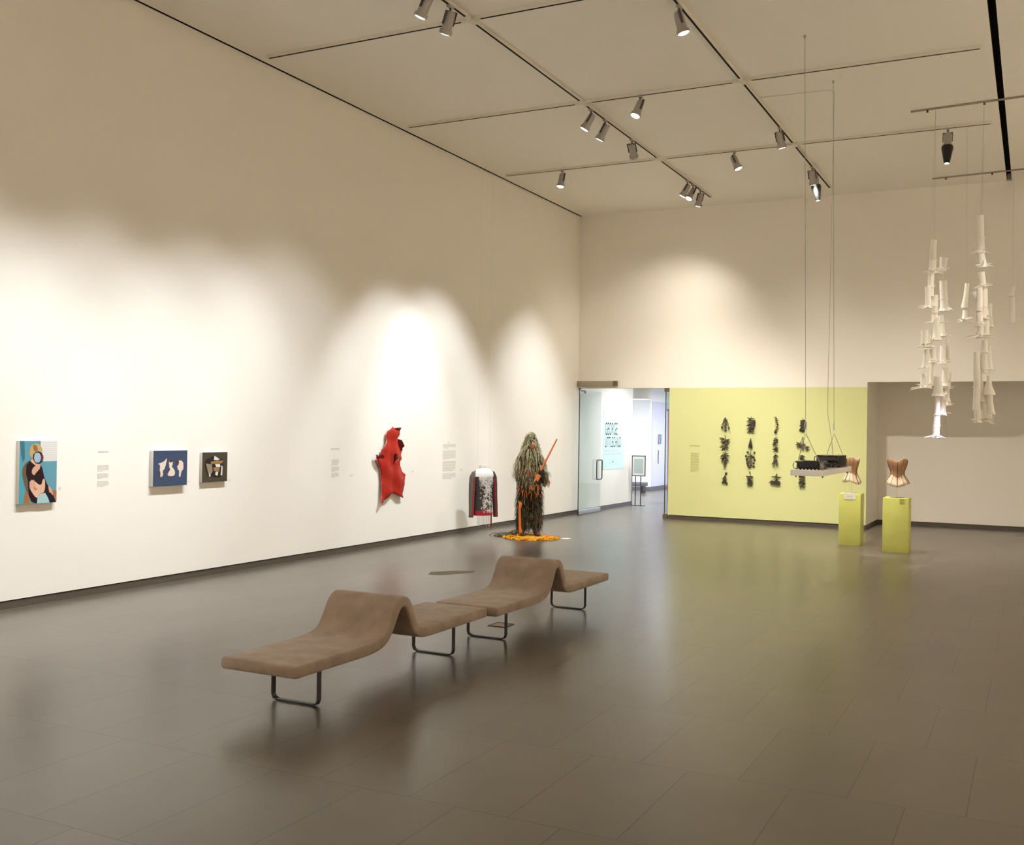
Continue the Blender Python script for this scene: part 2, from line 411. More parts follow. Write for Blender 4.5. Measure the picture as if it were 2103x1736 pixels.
WARM = (1.0, .93, .82)
AMBER = (1.0, .87, .70)
def spot(px, py, target, power, cone, label, blend=.6, snoot=False, col=WARM, glow=True, r=.06, drop=.10):
    """a track spotlight clipped under the track at (px, py), aimed at target, with its lamp; some are added fill"""
    t = thing('spotlight', label, 'spotlight', (px, py, ZC - .04), 0, 'spotlights on the ceiling track')
    piv = V3((0, 0, -drop - .03)); d = (V3(target) - (t.location + piv)).normalized()
    MB().box((-.02, -.06, -.03), (.02, .06, .0)).obj('adapter', FIXT, t)
    q = d.to_track_quat('-Z', 'Y'); M = Matrix.Translation(piv) @ q.to_matrix().to_4x4()
    MB().tube([(0, 0, -.02), (0, 0, -drop + .02)], .011, 8).obj('stem', FIXD, t)
    ym = MB()
    for s_ in (-1, 1): ym.box((s_ * (r + .012) - .005, -.014, -.10), (s_ * (r + .012) + .005, .014, .05), 0, M)
    ym.box((-r - .017, -.014, .05), (r + .017, .014, .06), 0, M)
    ym.obj('yoke', FIXD, t)
    ho = MB()
    prof = [(.06, .35), (.055, .75), (.03, .92), (-.06, 1.0), (-.16, 1.05), (-.16, 1.28), (-.205, 1.32), (-.205, 1.12), (-.17, 1.08)]
    rings = [[(r * k * math.cos(2 * PI * a / 24), r * k * math.sin(2 * PI * a / 24), z) for a in range(24)] for z, k in prof]
    ho.loft(rings, 0, True, False, M)
    ho.obj('housing', FIXT, t, 35)
    if glow:
        MB().tube([(0, 0, -.178), (0, 0, -.200), (0, 0, -.212)], [r * 1.1, r * 1.1, r * .8], 24, 0, True, M).obj('lens', LENS, t, 35)
    zl = -.235
    if snoot:
        sn = MB()
        rings = [[(k * math.cos(2 * PI * a / 24), k * math.sin(2 * PI * a / 24), z) for a in range(24)] for z, k in ((-.185, r * 1.5), (-.215, r * 1.55), (-.49, r * .72), (-.49, r * .62), (-.23, r * 1.4))]
        sn.loft(rings, 0, False, False, M); sn.obj('snoot', SNOOT, t, 35)
        MB().tube([(0, 0, -.470), (0, 0, -.478)], r * .62, 20, 0, True, M).obj('aperture', LENS, t)
        zl = -.51
    li = bpy.data.lights.new('spot_lamp', 'SPOT'); li.energy = power; li.color = col
    li.spot_size = math.radians(cone); li.spot_blend = blend; li.shadow_soft_size = .09
    lo = bpy.data.objects.new('lamp', li); C.objects.link(lo); lo.parent = t
    lo.matrix_local = M @ Matrix.Translation((0, 0, zl))
    return t

COOL = (.96, 1.02, 1.08)
# over the near end of the long wall (above the frame)
spot(X1, 4.6, (XW, 4.2, .3), 1000, 62, 'spotlight on the left track run, out of frame nearest the photographer', 1, col=COOL)
spot(X1, 6.7, (XW, 6.9, .3), 940, 60, 'spotlight on the left track run above the portrait picture', 1, col=COOL)
spot(X1, 8.5, (XW, 8.5, .35), 890, 60, 'spotlight on the left track run above the blue picture', 1, col=COOL)
spot(X1, 2.0, (XW, 1.8, 1.5), 2300, 76, 'spotlight on the left track run over the wall beside the photographer, added as fill light', 1, col=COOL)  # added on the unseen near wall to brighten the room by bounce
spot(X1, -.5, (XW, -1.2, 1.5), 2300, 76, 'spotlight on the left track run farthest behind the photographer, added as fill light', 1, col=COOL)  # second added fill lamp, same unseen stretch of wall
# in view, then two added ones for the hanging columns
spot(X1, 10.1, (XW, 10.3, .5), 880, 60, 'spotlight cut by the top edge of the photo, left of the pair', 1, col=COOL)
spot(X1, 10.62, (XW, 12.4, .6), 620, 62, 'spotlight with bright scalloped rim just left of the first track crossing', 1, col=COOL)
spot(X1, 15.0, (XW, 14.5, 1.1), 900, 52, 'first of three spotlights after the second track crossing', .7, col=COOL)
spot(X1, 15.6, (XW, 16.2, 1.0), 950, 56, 'middle of three spotlights after the second track crossing', .7, col=COOL)
spot(X1, 16.85, (-6.6, YB, .6), 1300, 58, 'third of three spotlights, nearest the third track crossing', 1)
spot(-8.24, RY[2], (-8.8, 17.2, .9), 420, 40, 'lone spotlight over the figure, closest to the left wall', .8, col=COOL)
spot(X1, 20.05, (XW, 20.0, .8), 950, 60, 'left of the trio of spotlights near the end of the track', 1, col=COOL)
spot(X1, 20.42, (-8.3, 17.5, 1.0), 280, 36, 'middle of the trio of spotlights near the end of the track', .8)
spot(X1, 20.95, (-8.6, YB, -.4), 390, 112, 'right and lowest of the trio of spotlights near the end of the track', 1)
spot(X2, 11.75, (-2.0, 12.8, 0), 350, 60, 'spotlight at the top edge on the second track run', 1)
spot(-5.35, RY[1], (-7.15, 12.35, 0), 900, 26, 'bright spotlight on the cross track between the two long runs', 1)
spot(-4.87, RY[2], (-2.2, 18.6, .8), 520, 44, 'small tilted spotlight on the far cross track between the two long runs', 1)
spot(X2, 17.15, (-2.9, 19.8, .3), 1450, 104, 'spotlight just before the crossing on the second track run', 1)
spot(X2, 19.93, (-3.4, YB, .3), 330, 100, 'spotlight without snoot beside the snooted one at the end of the second run', 1)
spot(X2, 20.2, (-2.9, 19.5, 1.2), 300, 40, 'spotlight with short black snoot at the end of the second track run', .8, True)
spot(-1.33, RY[2], (-1.36, 17.12, 2.02), 1100, 9, 'spotlight with long black snoot alone at the right of the far cross track', .3, True, (.93, .92, 1.0))
spot(.9, 14.8, (-1.36, 17.1, 2.06), 3600, 4.4, 'added unseen narrow spotlight picking out the tip of the left hanging column', .3, True, (.78, .72, 1.0))  # unseen lamp added to make the column tip glow
spot(.55, 15.2, (-1.30, 17.1, 3.7), 260, 26, 'added unseen spotlight washing the white hanging columns', .9)  # unseen lamp added to lift the columns overall
# washers added on the two unseen walls so their bounce fills the room
for i, (y, pw_) in enumerate(((-2.5, 650), (1.0, 750), (4.5, 900), (8.0, 2300), (11.5, 3100), (15.0, 2800), (18.5, 2300))):
    spot(.55, y, (XR, y, 3.3), pw_, 66, 'wall washer number %d from the near end along the right-hand wall, added as fill light' % (i + 1), 1, col=AMBER)
for i, x in enumerate((-8, -5, -2)):
    spot(x, -.9, (x, YF, 2.2), 1000, 84, ('left', 'middle', 'right')[i] + ' added fill washer over the wall behind the photographer', 1, col=AMBER)

# ------------------------------------------------------------------ benches
prof = [(0, .375), (.4, .374), (.78, .372), (.93, .378), (1.03, .40), (1.09, .45), (1.14, .53), (1.19, .61), (1.24, .655), (1.31, .676), (1.38, .655), (1.43, .61), (1.475, .52), (1.52, .43), (1.575, .387), (1.67, .372), (2.1, .373), (2.68, .375)]
def smooth_line(P, it=2):
    for _ in range(it):
        Q = [P[0]]
        for a, b in zip(P, P[1:]):
            Q += [(a[0] * .75 + b[0] * .25, a[1] * .75 + b[1] * .25), (a[0] * .25 + b[0] * .75, a[1] * .25 + b[1] * .75)]
        P = Q + [P[-1]]
    return P
def make_bench():
    t = thing('wave_bench', 'x', 'bench')
    P = smooth_line(prof); th = .086; lo = []
    for i, p in enumerate(P):
        a = P[max(i - 1, 0)]; b = P[min(i + 1, len(P) - 1)]
        dx, dz = b[0] - a[0], b[1] - a[1]; L = math.hypot(dx, dz)
        lo.append((p[0] + dz / L * th, p[1] - dx / L * th))
    hw = .33
    m = MB(); rr = .022
    rings = []
    for (p, q) in zip(P, lo):
        up = V3((0, p[0] - q[0], p[1] - q[1])).normalized(); pt = V3((0, p[0], p[1])); qt = V3((0, q[0], q[1]))
        r = []
        for sx, base, sg in ((hw, pt, -1), ):
            pass
        X = V3((1, 0, 0))
        def cor(c_, sx, sv, a0):
            out = []
            for k in range(4):
                a = math.radians(a0 + k * 30); out.append(c_ + X * (sx * (hw - rr)) + up * (-sv * rr) + X * (rr * math.cos(a)) + up * (rr * math.sin(a)))
            return out
        r += cor(pt, 1, 1, 0) + [pt + X * x for x in (.15, -.15)] + cor(pt, -1, 1, 90) + cor(qt, -1, -1, 180) + [qt + X * x for x in (-.15, .15)] + cor(qt, 1, -1, 270)
        rings.append(r)
    # rounded ends
    def end(r, dy):
        cen = sum((V3(v) for v in r), V3()) / len(r)
        return [V3((cen.x + (v.x - cen.x) * .97, v.y + dy, cen.z + (v.z - cen.z) * .72)) for v in r]
    mid = lambda r, dy: [V3((v.x * .99, v.y + dy, (sum(q.z for q in r) / len(r)) + (v.z - sum(q.z for q in r) / len(r)) * .9)) for v in r]
    rings = [end(rings[0], -.022), mid(rings[0], -.013)] + rings + [mid(rings[-1], .013), end(rings[-1], .022)]
    m.loft(rings, 0, True, True)
    o = m.obj('seat_pad', SUEDE, t, 60)
    for y in (.40, 2.31):
        l = MB(); w = .205; hwid = .019; tk = .006
        path = [(-w, .30), (-w, .045), (-w + .012, .018), (-w + .045, .006), (w - .045, .006), (w - .012, .018), (w, .045), (w, .30)]
        vs = []; n = len(path)
        for i, (x, z) in enumerate(path):
            a = path[max(i - 1, 0)]; b = path[min(i + 1, n - 1)]
            d = V3((b[0] - a[0], b[1] - a[1])); d.normalize(); nx, nz = -d.y, d.x
            for yy, s_ in ((-hwid, -1), (hwid, -1), (hwid, 1), (-hwid, 1)): vs.append((x + nx * tk * s_, y + yy, z + nz * tk * s_))
        fs = []
        for i in range(n - 1):
            for k in range(4): fs.append((i * 4 + k, i * 4 + (k + 1) % 4, i * 4 + 4 + (k + 1) % 4, i * 4 + 4 + k))
        l.add(vs, fs); l.obj('leg', STEEL_K, t)
    for y in (.40, 2.31): MB().box((-.25, y - .04, .278), (.25, y + .04, .290)).obj('mounting_plate', STEEL_K, t)
    return t
b1 = make_bench(); b1.location = (-4.735, 5.585, 0); b1['group'] = 'wave benches set end to end'
b1['label'] = 'nearer wave-shaped taupe suede bench, in front of the other one'
b2 = copy_tree(b1); b2.location = (-4.655, 8.345, 0); b2.rotation_euler = (0, 0, math.radians(-.3))
b2['label'] = 'farther wave-shaped taupe suede bench, behind the nearer one'

fb = thing('floor_box', 'small square brass-edged floor outlet under the farther bench', 'floor outlet', (-4.82, 9.37, 0))
m = MB()
for a, b_ in (((-.10, -.10, 0), (.10, -.085, .007)), ((-.10, .085, 0), (.10, .10, .007)), ((-.10, -.085, 0), (-.085, .085, .007)), ((.085, -.085, 0), (.10, .085, .007))): m.box(a, b_)
m.obj('rim', BASE, fb); MB().box((-.085, -.085, 0), (.085, .085, .005)).obj('lid', BRASS, fb)
tag(MB().prism([(-7.34, 12.08), (-7.176, 12.13), (-6.92, 12.56), (-6.96, 12.72), (-7.22, 12.57), (-7.43, 12.29)], lambda p, t: (p[0], p[1], t), .0, .003).obj('shadow_patch', SHADOW_GREY),
    'flat dull grey patch standing in for a shadow in the pool of light behind the benches', 'painted shadow')  # dull sheet takes the place of a cast shadow on the floor

# ------------------------------------------------------------------ pictures on the long wall
def picture(label, y0, y1, z0, z1, depth, polys, bg, side=CANVAS, name='canvas_picture'):
    t = thing(name, label, 'picture', (XW, 0, 0))
    bevel(MB().box((.001, y0, z0), (depth, y1, z1)).obj('canvas', side, t), .004)
    m = MB(); mats = [bg]; m.box((depth, y0 + .001, z0 + .001), (depth + .0015, y1 - .001, z1 - .001), 0)
    for i, (P, cm) in enumerate(polys):
        if cm not in mats: mats.append(cm)
        x = depth + .0018 + i * .00012
        m.add([(x, y0 + (y1 - y0) * u, z1 - (z1 - z0) * v) for u, v in P], [tuple(range(len(P)))], mats.index(cm))
    m.obj('painted_face', mats, t)
    return t
teal = pc('paint_teal', (.115, .29, .36)); teald = pc('paint_deep_teal', (.045, .16, .20)); tealm = pc('paint_mid_teal', (.08, .31, .37))
cream = pc('paint_cream', (.72, .60, .50)); white = pc('paint_white', (.70, .68, .65)); linec = pc('paint_grey', (.52, .50, .48))
brown = pc('paint_brown', (.36, .14, .05)); chairc = pc('paint_chair', (.13, .10, .055)); plum = pc('paint_plum', (.022, .007, .010))
navy = pc('paint_navy', (.012, .010, .025)); ochre = pc('paint_ochre', (.50, .33, .14)); ochred = pc('paint_umber', (.25, .15, .05))
skin = pc('paint_skin', (.60, .34, .22)); skin2 = pc('paint_pale_skin', (.70, .42, .30)); crease = pc('paint_crease', (.45, .20, .15))
ringc = pc('paint_black', (.015, .009, .012)); redp = pc('paint_red', (.18, .02, .03)); lensc = pc('paint_lens', (.30, .44, .55)); sleeve = pc('paint_sleeve', (.36, .53, .54))
P1 = dict(
 curtain_dark=[(0, 0), (.12, 0), (.14, .28), (.08, .34), (.04, .22)], curtain=[(0, .16), (.04, .22), (.12, .73), (.14, 1), (0, 1)],
 blind=[(.55, 0), (1, 0), (1, .33), (.63, .33), (.55, .1)], floorb=[(.89, .81), (1, .81), (1, 1), (.96, .98)], floora=[(.15, .82), (.25, .83), (.29, 1), (.12, 1)],
 chair=[(.26, .3), (.1, .39), (.06, .5), (.11, .65), (.22, .85), (.26, .83), (.19, .59), (.18, .42), (.28, .32)],
 body=[(.27, .32), (.18, .38), (.17, .52), (.22, .63), (.25, .86), (.33, .97), (.47, 1), (.8, 1), (.99, 1), (.92, .9), (.73, .69), (.65, .57), (.6, .43), (.53, .38), (.38, .34)],
 navy=[(.72, .86), (.89, .89), (.99, 1), (.8, 1)], wrap=[(.25, .17), (.28, .09), (.36, .05), (.46, .04), (.54, .07), (.6, .15), (.59, .2), (.37, .18), (.34, .28), (.3, .27), (.25, .22)],
 wrapd=[(.35, .06), (.45, .07), (.48, .17), (.38, .17), (.34, .12)], neck=[(.27, .32), (.36, .28), (.43, .37), (.55, .37), (.53, .43), (.38, .38)],
 hand=[(.53, .38), (.38, .4), (.3, .5), (.39, .56), (.43, .51), (.55, .44)],
 ring=[(.63, .27), (.61, .31), (.58, .35), (.52, .37), (.45, .37), (.4, .35), (.36, .31), (.34, .27), (.35, .22), (.39, .19), (.45, .17), (.51, .17), (.57, .19), (.61, .23)],
 red=[(.59, .2), (.62, .26), (.59, .33), (.55, .31), (.56, .23)],
 lens=[(.56, .27), (.55, .31), (.53, .34), (.49, .35), (.44, .35), (.4, .33), (.38, .3), (.37, .27), (.38, .23), (.4, .2), (.44, .19), (.48, .19), (.52, .2), (.55, .23)],
 lip=[(.42, .28), (.48, .26), (.53, .24), (.49, .28)], forearm=[(.76, .71), (.85, .77), (.91, .86), (.89, .89), (.83, .83), (.8, .85)],
 bighand=[(.28, .64), (.34, .63), (.39, .64), (.53, .71), (.59, .7), (.61, .62), (.68, .6), (.68, .84), (.54, .84), (.47, .94), (.28, .77), (.26, .71)],
 crease=[(.34, .65), (.44, .73), (.49, .77), (.42, .8), (.34, .74)], sleeve=[(.48, .91), (.55, .85), (.69, .84), (.77, .93), (.81, 1), (.47, 1)])
col1 = dict(curtain_dark=teald, curtain=tealm, blind=white, floorb=brown, floora=brown, chair=chairc, body=plum, navy=navy, wrap=ochre, wrapd=ochred, neck=skin, hand=skin, ring=ringc, red=redp, lens=lensc, lip=skin2, forearm=skin, bighand=skin2, crease=crease, sleeve=sleeve)
def chaikin(P, it=2):
    for _ in range(it):
        Q = []
        for i in range(len(P)):
            a, b = P[i], P[(i + 1) % len(P)]
            Q += [(a[0] * .75 + b[0] * .25, a[1] * .75 + b[1] * .25), (a[0] * .25 + b[0] * .75, a[1] * .25 + b[1] * .75)]
        P = Q
    return P
for k in ('chair', 'wrap', 'wrapd', 'neck', 'hand', 'ring', 'red', 'lens', 'lip', 'forearm', 'bighand', 'crease'): P1[k] = chaikin(P1[k])
lst = []
for k in P1:
    lst.append((P1[k], col1[k]))
    if k == 'crease':
        for q, (a, b_) in enumerate((((.285, .66), (.305, .76)), ((.325, .64), (.36, .75)), ((.37, .64), (.415, .745)), ((.415, .67), (.465, .76)))):
            d_ = (b_[0] - a[0], b_[1] - a[1]); L_ = math.hypot(*d_); n_ = (-d_[1] / L_ * .024, d_[0] / L_ * .024)
            lst.append((chaikin([(a[0] + n_[0], a[1] + n_[1]), (a[0] - d_[0] * .25, a[1] - d_[1] * .25), (a[0] - n_[0], a[1] - n_[1]), (b_[0] - n_[0], b_[1] - n_[1]), (b_[0] + n_[0], b_[1] + n_[1])], 1), skin2 if q % 2 else skin))
        for (a, b_) in (((.31, .655), (.37, .76)), ((.36, .645), (.43, .74)), ((.29, .69), (.34, .77)), ((.58, .71), (.53, .84))):
            lst.append(([a, b_, (b_[0] + .012, b_[1]), (a[0] + .012, a[1])], skin))
    if k == 'blind':
        for j in range(9): lst.append(([(.57, .03 + j * .033), (1, .03 + j * .033), (1, .036 + j * .033), (.57, .036 + j * .033)], linec))
picture('tall painting of a seated person looking through a magnifying glass, teal background', 7.49, 7.965, 1.108, 1.788, .05, lst, teal)
brn = pc('paint_maroon_brown', (.11, .035, .03)); gold = pc('paint_gold', (.30, .18, .07)); greyp = pc('paint_taupe', (.28, .22, .16))
P2 = [([(.11, .37), (.29, .32), (.38, .22), (.4, .22), (.33, .52), (.27, .56), (.29, .69), (.24, .74), (.15, .72), (.18, .59), (.2, .39)], cream),
 ([(.45, .27), (.56, .27), (.56, .41), (.53, .46), (.62, .55), (.64, .67), (.58, .73), (.4, .71), (.42, .54), (.47, .48), (.45, .36)], cream),
 ([(.67, .29), (.87, .29), (.89, .54), (.82, .6), (.8, .76), (.75, .76), (.76, .57), (.71, .55)], cream),
 ([(.67, .27), (.75, .29), (.74, .41), (.68, .46)], brn), ([(.45, .25), (.56, .27), (.56, .32), (.46, .35)], brn),
 ([(.15, .55), (.2, .56), (.21, .74), (.15, .73)], brn), ([(.41, .53), (.47, .48), (.49, .53), (.43, .63), (.41, .71)], brn)]
P2 = [(chaikin(P, 1), m_) for P, m_ in P2]
picture('square navy blue picture with three cream cut-out shapes', 9.355, 9.925, 1.217, 1.66, .065, P2, pc('paint_navy_ground', (.048, .070, .125)))
P3 = [([(.12, .25), (.45, .12), (.83, .26), (.84, .5), (.8, .82), (.61, .86), (.22, .81), (.1, .49)], pc('paint_shadow_brown', (.025, .014, .010))),
 ([(.47, .12), (.69, .24), (.59, .28), (.45, .26)], white), ([(.33, .31), (.83, .28), (.79, .38), (.55, .4), (.33, .39)], gold),
 ([(.14, .37), (.38, .41), (.41, .65), (.29, .79), (.22, .65)], greyp), ([(.5, .41), (.69, .4), (.72, .5), (.55, .5)], white),
 ([(.43, .51), (.69, .5), (.67, .66), (.46, .63)], gold), ([(.29, .65), (.34, .81), (.26, .81)], cream), ([(.53, .66), (.63, .66), (.61, .8), (.51, .76)], white), ([(.76, .44), (.81, .5), (.79, .8), (.73, .78)], white)]
picture('small square dark brown picture with a star-like paper collage', 10.208, 10.677, 1.235, 1.628, .05, P3, pc('paint_dark_olive', (.065, .052, .034)))

# wall lettering
def lettering(label, loc, axis, title, blocks, m, seed=0, name='text_sign'):
    """flush vinyl lettering; axis 'y' on the long wall (facing +x), 'x' on the end wall (facing -y)"""
    rnd = random.Random(seed)
    t = thing(name, label, 'wall text', loc)
    def bar(mb, a, b, z0, z1):
        if axis == 'y': mb.box((.0005, a, z0), (.002, b, z1))
        else: mb.box((a, -.002, z0), (b, -.0005, z1))
    if title:
        mb = MB(); a, b, z, hh = title; x = a
        while x < b - .01:
            w = min(rnd.uniform(.03, .06), b - x); bar(mb, x, x + w, z, z + hh * rnd.uniform(.8, 1)); x += w + .007
        mb.obj('title', m, t)
    for (a, b, z0, z1, pitch) in blocks:
        mb = MB(); z = z1
        while z > z0 + pitch * .4:
            x = a; e = b if z - pitch > z0 + pitch * .4 else a + (b - a) * rnd.uniform(.4, .9)
            e -= rnd.uniform(0, .06) * (b - a)
            while x < e - .005:
                w = min(rnd.uniform(.02, .055), e - x); bar(mb, x, x + w, z - pitch * .5, z); x += w + .007
            z -= pitch
        mb.obj('paragraph', m, t)
    return t
lettering('grey wall text with three short paragraphs right of the seated-person painting', (XW, 0, 0), 'y', (8.575, 8.72, 1.645, .02), [(8.565, 8.73, 1.42, 1.50, .0135), (8.565, 8.73, 1.335, 1.40, .0135), (8.565, 8.73, 1.245, 1.31, .0135)], VINYL, 1)
lettering('grey wall text with three short paragraphs left of the red hide', (XW, 0, 0), 'y', (13.03, 13.24, 1.63, .022), [(13.055, 13.245, 1.38, 1.475, .015), (13.055, 13.245, 1.285, 1.36, .015), (13.055, 13.245, 1.19, 1.265, .015)], VINYL, 2)
lettering('tall column of grey wall text between the red hide and the jacket', (XW, 0, 0), 'y', (16.60, 16.66, 1.715, .016), [(16.42, 16.905, 1.60, 1.69, .021), (16.42, 16.905, 1.40, 1.575, .021), (16.42, 16.905, 1.18, 1.375, .021), (16.42, 16.905, 1.045, 1.15, .021)], VINYL, 3)
lettering('tiny caption beside the lower right corner of the seated-person painting', (XW, 0, 0), 'y', None, [(8.03, 8.07, 1.235, 1.265, .012)], VINYL, 4, 'caption_sign')
lettering('tiny caption beside the lower right corner of the navy picture', (XW, 0, 0), 'y', None, [(10.0, 10.05, 1.238, 1.262, .012)], VINYL, 5, 'caption_sign')
lettering('tiny caption beside the lower right corner of the dark brown picture', (XW, 0, 0), 'y', None, [(10.76, 10.81, 1.225, 1.25, .012)], VINYL, 6, 'caption_sign')
lettering('tiny caption below and left of the red hide', (XW, 0, 0), 'y', None, [(13.54, 13.62, 1.185, 1.225, .014)], VINYL, 7, 'caption_sign')
lettering('tiny caption right of the red hide', (XW, 0, 0), 'y', None, [(15.36, 15.43, 1.205, 1.235, .014)], VINYL, 8, 'caption_sign')
lettering('tiny caption right of the tall text column near the jacket', (XW, 0, 0), 'y', None, [(17.07, 17.16, 1.175, 1.215, .015)], VINYL, 9, 'caption_sign')
lettering('olive text column with a title at the left of the green wall', (0, YB, 0), 'x', (-6.955, -6.715, 1.665, .026), [(-6.93, -6.735, 1.075, 1.515, .026)], VINYL_G, 10)

# ------------------------------------------------------------------ red hide
HIDE = [(14.634, 2.001), (14.682, 1.974), (14.913, 1.99), (14.889, 1.949), (14.884, 1.895), (14.868, 1.849), (14.808, 1.802), (14.919, 1.775), (14.958, 1.728), (15.004, 1.673), (14.96, 1.64), (14.962, 1.58), (14.939, 1.526), (14.958, 1.459), (14.906, 1.406), (14.92, 1.338), (14.971, 1.27), (15.035, 1.207), (15.086, 1.185), (15.07, 1.118), (15.053, 1.011), (15.032, .904), (15.009, .838), (15.023, .783), (14.874, .824), (14.727, .878), (14.631, .87), (14.526, .809), (14.33, .722), (14.306, .749), (14.36, .87), (14.357, .974), (14.354, 1.105), (14.339, 1.223), (14.313, 1.315), (14.218, 1.408), (14.17, 1.473), (14.157, 1.532), (14.203, 1.537), (14.227, 1.505), (14.341, 1.542), (14.35, 1.613), (14.407, 1.678), (14.498, 1.769), (14.472, 1.848), (14.517, 1.927), (14.599, 1.967)]
HOLES = [[(14.671, 1.537), (14.731, 1.536), (14.806, 1.455), (14.771, 1.435), (14.722, 1.436), (14.676, 1.364)], [(14.95, 1.143), (14.993, 1.132), (14.993, 1.114), (14.951, 1.12)]]
FOLDS = [[(14.821, 1.782), (14.919, 1.775), (14.958, 1.728), (15.004, 1.673), (14.96, 1.64), (14.962, 1.593), (14.899, 1.634), (14.828, 1.715)], [(14.694, 1.972), (14.913, 1.987), (14.885, 1.949), (14.853, 1.935)], [(14.203, 1.537), (14.227, 1.505), (14.341, 1.542), (14.388, 1.508), (14.377, 1.483), (14.216, 1.479), (14.17, 1.499)], [(14.676, 1.364), (14.671, 1.537), (14.70, 1.545), (14.715, 1.45)]]
def inside(p, P):
    r = False; n = len(P)
    for i in range(n):
        a, b = P[i], P[(i + 1) % n]
        if (a[1] > p[1]) != (b[1] > p[1]) and p[0] < (b[0] - a[0]) * (p[1] - a[1]) / (b[1] - a[1]) + a[0]: r = not r
    return r
def edge_dist(p, P):
    best = 9
    for i in range(len(P)):
        a = V3(P[i]); b = V3(P[(i + 1) % len(P)]); q = V3(p); ab = b - a
        t = max(0, min(1, (q - a).dot(ab) / ab.length_squared)); best = min(best, (q - a - ab * t).length)
    return best
def rag(P, n, amp, rnd):
    out = []
    for i in range(len(P)):
        a, b = P[i], P[(i + 1) % len(P)]; L = math.hypot(b[0] - a[0], b[1] - a[1]); k = max(1, int(L / n))
        for j in range(k):
            t = j / k; w = 0 if j == 0 else amp
            out.append((a[0] + (b[0] - a[0]) * t + rnd.uniform(-w, w), a[1] + (b[1] - a[1]) * t + rnd.uniform(-w, w)))
    return out
rnd = random.Random(11)
hide = thing('hanging_hide', 'large ragged bright red painted hide hanging on the long white wall', 'wall sculpture', (XW, 0, 0))
outl = rag(HIDE, .03, .006, rnd)
pts = [V3(p) for p in outl]; edges = [(i, (i + 1) % len(outl)) for i in range(len(outl))]
for H in HOLES:
    o0 = len(pts); pts += [V3(p) for p in H]; edges += [(o0 + i, o0 + (i + 1) % len(H)) for i in range(len(H))]
y = 14.16
while y < 15.1:
    z = .73
    while z < 2.0:
        p = (y + rnd.uniform(-.006, .006), z + rnd.uniform(-.006, .006))
        if inside(p, outl) and edge_dist(p, outl) > .014 and not any(inside(p, H) or edge_dist(p, H) < .012 for H in HOLES): pts.append(V3(p))
        z += .028
    y += .028
rv, re, rf, *_ = delaunay_2d_cdt(pts, edges, [], 0, 1e-5)
def relief(p):
    e = edge_dist(p, outl)
    x = .05 + .03 * (1 - math.exp(-e / .06)) + .010 * math.sin(p[0] * 21 + p[1] * 4) + .008 * math.sin(p[1] * 17 + p[0] * 9)
    return x + .05 * max(0, (.95 - p[1])) / .25 * .5
m = MB(); fs = []
for f in rf:
    ce = sum((V3((rv[i].x, rv[i].y)) for i in f), V3((0, 0))) / len(f)
    if inside(ce, outl) and not any(inside(ce, H) for H in HOLES): fs.append(tuple(f))
m.add([(relief(p), p.x, p.y) for p in rv], fs)
o = m.obj('hide', [RED, RED_E], hide, 50)
s = o.modifiers.new('thick', 'SOLIDIFY'); s.thickness = .010; s.offset = 0; s.material_offset_rim = 1
for F in FOLDS:
    P = rag(F, .025, .005, rnd)
    MB().prism(P, lambda p, t: (relief(p) + t, p[0], p[1]), .004, .018).obj('curled_fold', RED_D, hide)
for p in ((14.62, 1.93), (14.5, 1.2), (14.9, 1.25)): MB().tube([(0, p[0], p[1]), (relief(p) - .01, p[0], p[1])], .006, 6).obj('mounting_pin', FIXD, hide)

# ------------------------------------------------------------------ beaded jacket
jk = thing('hanging_jacket', 'dark jacket with white beaded vine and crimson fringe hanging before the white wall', 'jacket', (-9.17, 17.0, 0), math.radians(52))
def sup(rx, ry, z, cx=0, cy=0, n=28, e=2.4):
    out = []
    for k in range(n):
        a = 2 * PI * k / n; ca, sa = math.cos(a), math.sin(a)
        out.append((cx + rx * math.copysign(abs(ca) ** (2 / e), ca), cy + ry * math.copysign(abs(sa) ** (2 / e), sa), z))
    return out
tors = [(.185, .115, .385), (.182, .115, .45), (.172, .112, .60), (.165, .11, .75), (.172, .115, .90), (.188, .118, 1.03), (.195, .11, 1.12), (.185, .098, 1.18), (.140, .080, 1.225), (.085, .065, 1.252)]
m = MB(); m.loft([sup(a, b, z) for a, b, z in tors], 0)
m.loft([sup(a * .96, b * .96, z) for a, b, z in tors[::-1]], 0)
m.obj('body', JK_CHAR, jk, 60)
m = MB(); m.loft([sup(a * 1.012 + .002, b * 1.02 + .003, z) for a, b, z in ((.1955, .1135, 1.10), (.1965, .11, 1.125), (.185, .098, 1.18), (.140, .080, 1.225), (.088, .066, 1.252))]); m.obj('yoke', JK_WHITE, jk, 60)
m = MB(); m.loft([sup(.082, .064, 1.245), sup(.085, .066, 1.275), sup(.076, .06, 1.315), sup(.068, .054, 1.312), sup(.074, .056, 1.25)]); m.obj('collar', JK_WHITE, jk, 60)
m = MB(); m.loft([sup(.070, .055, 1.30), sup(.04, .03, 1.296), sup(.002, .002, 1.294)]); m.obj('neck_lining', DARK, jk)
m = MB(); m.loft([sup(.187, .1175, .378), sup(.1885, .119, .42), sup(.186, .118, .47)]); m.obj('hem_band', JK_RED, jk, 60)
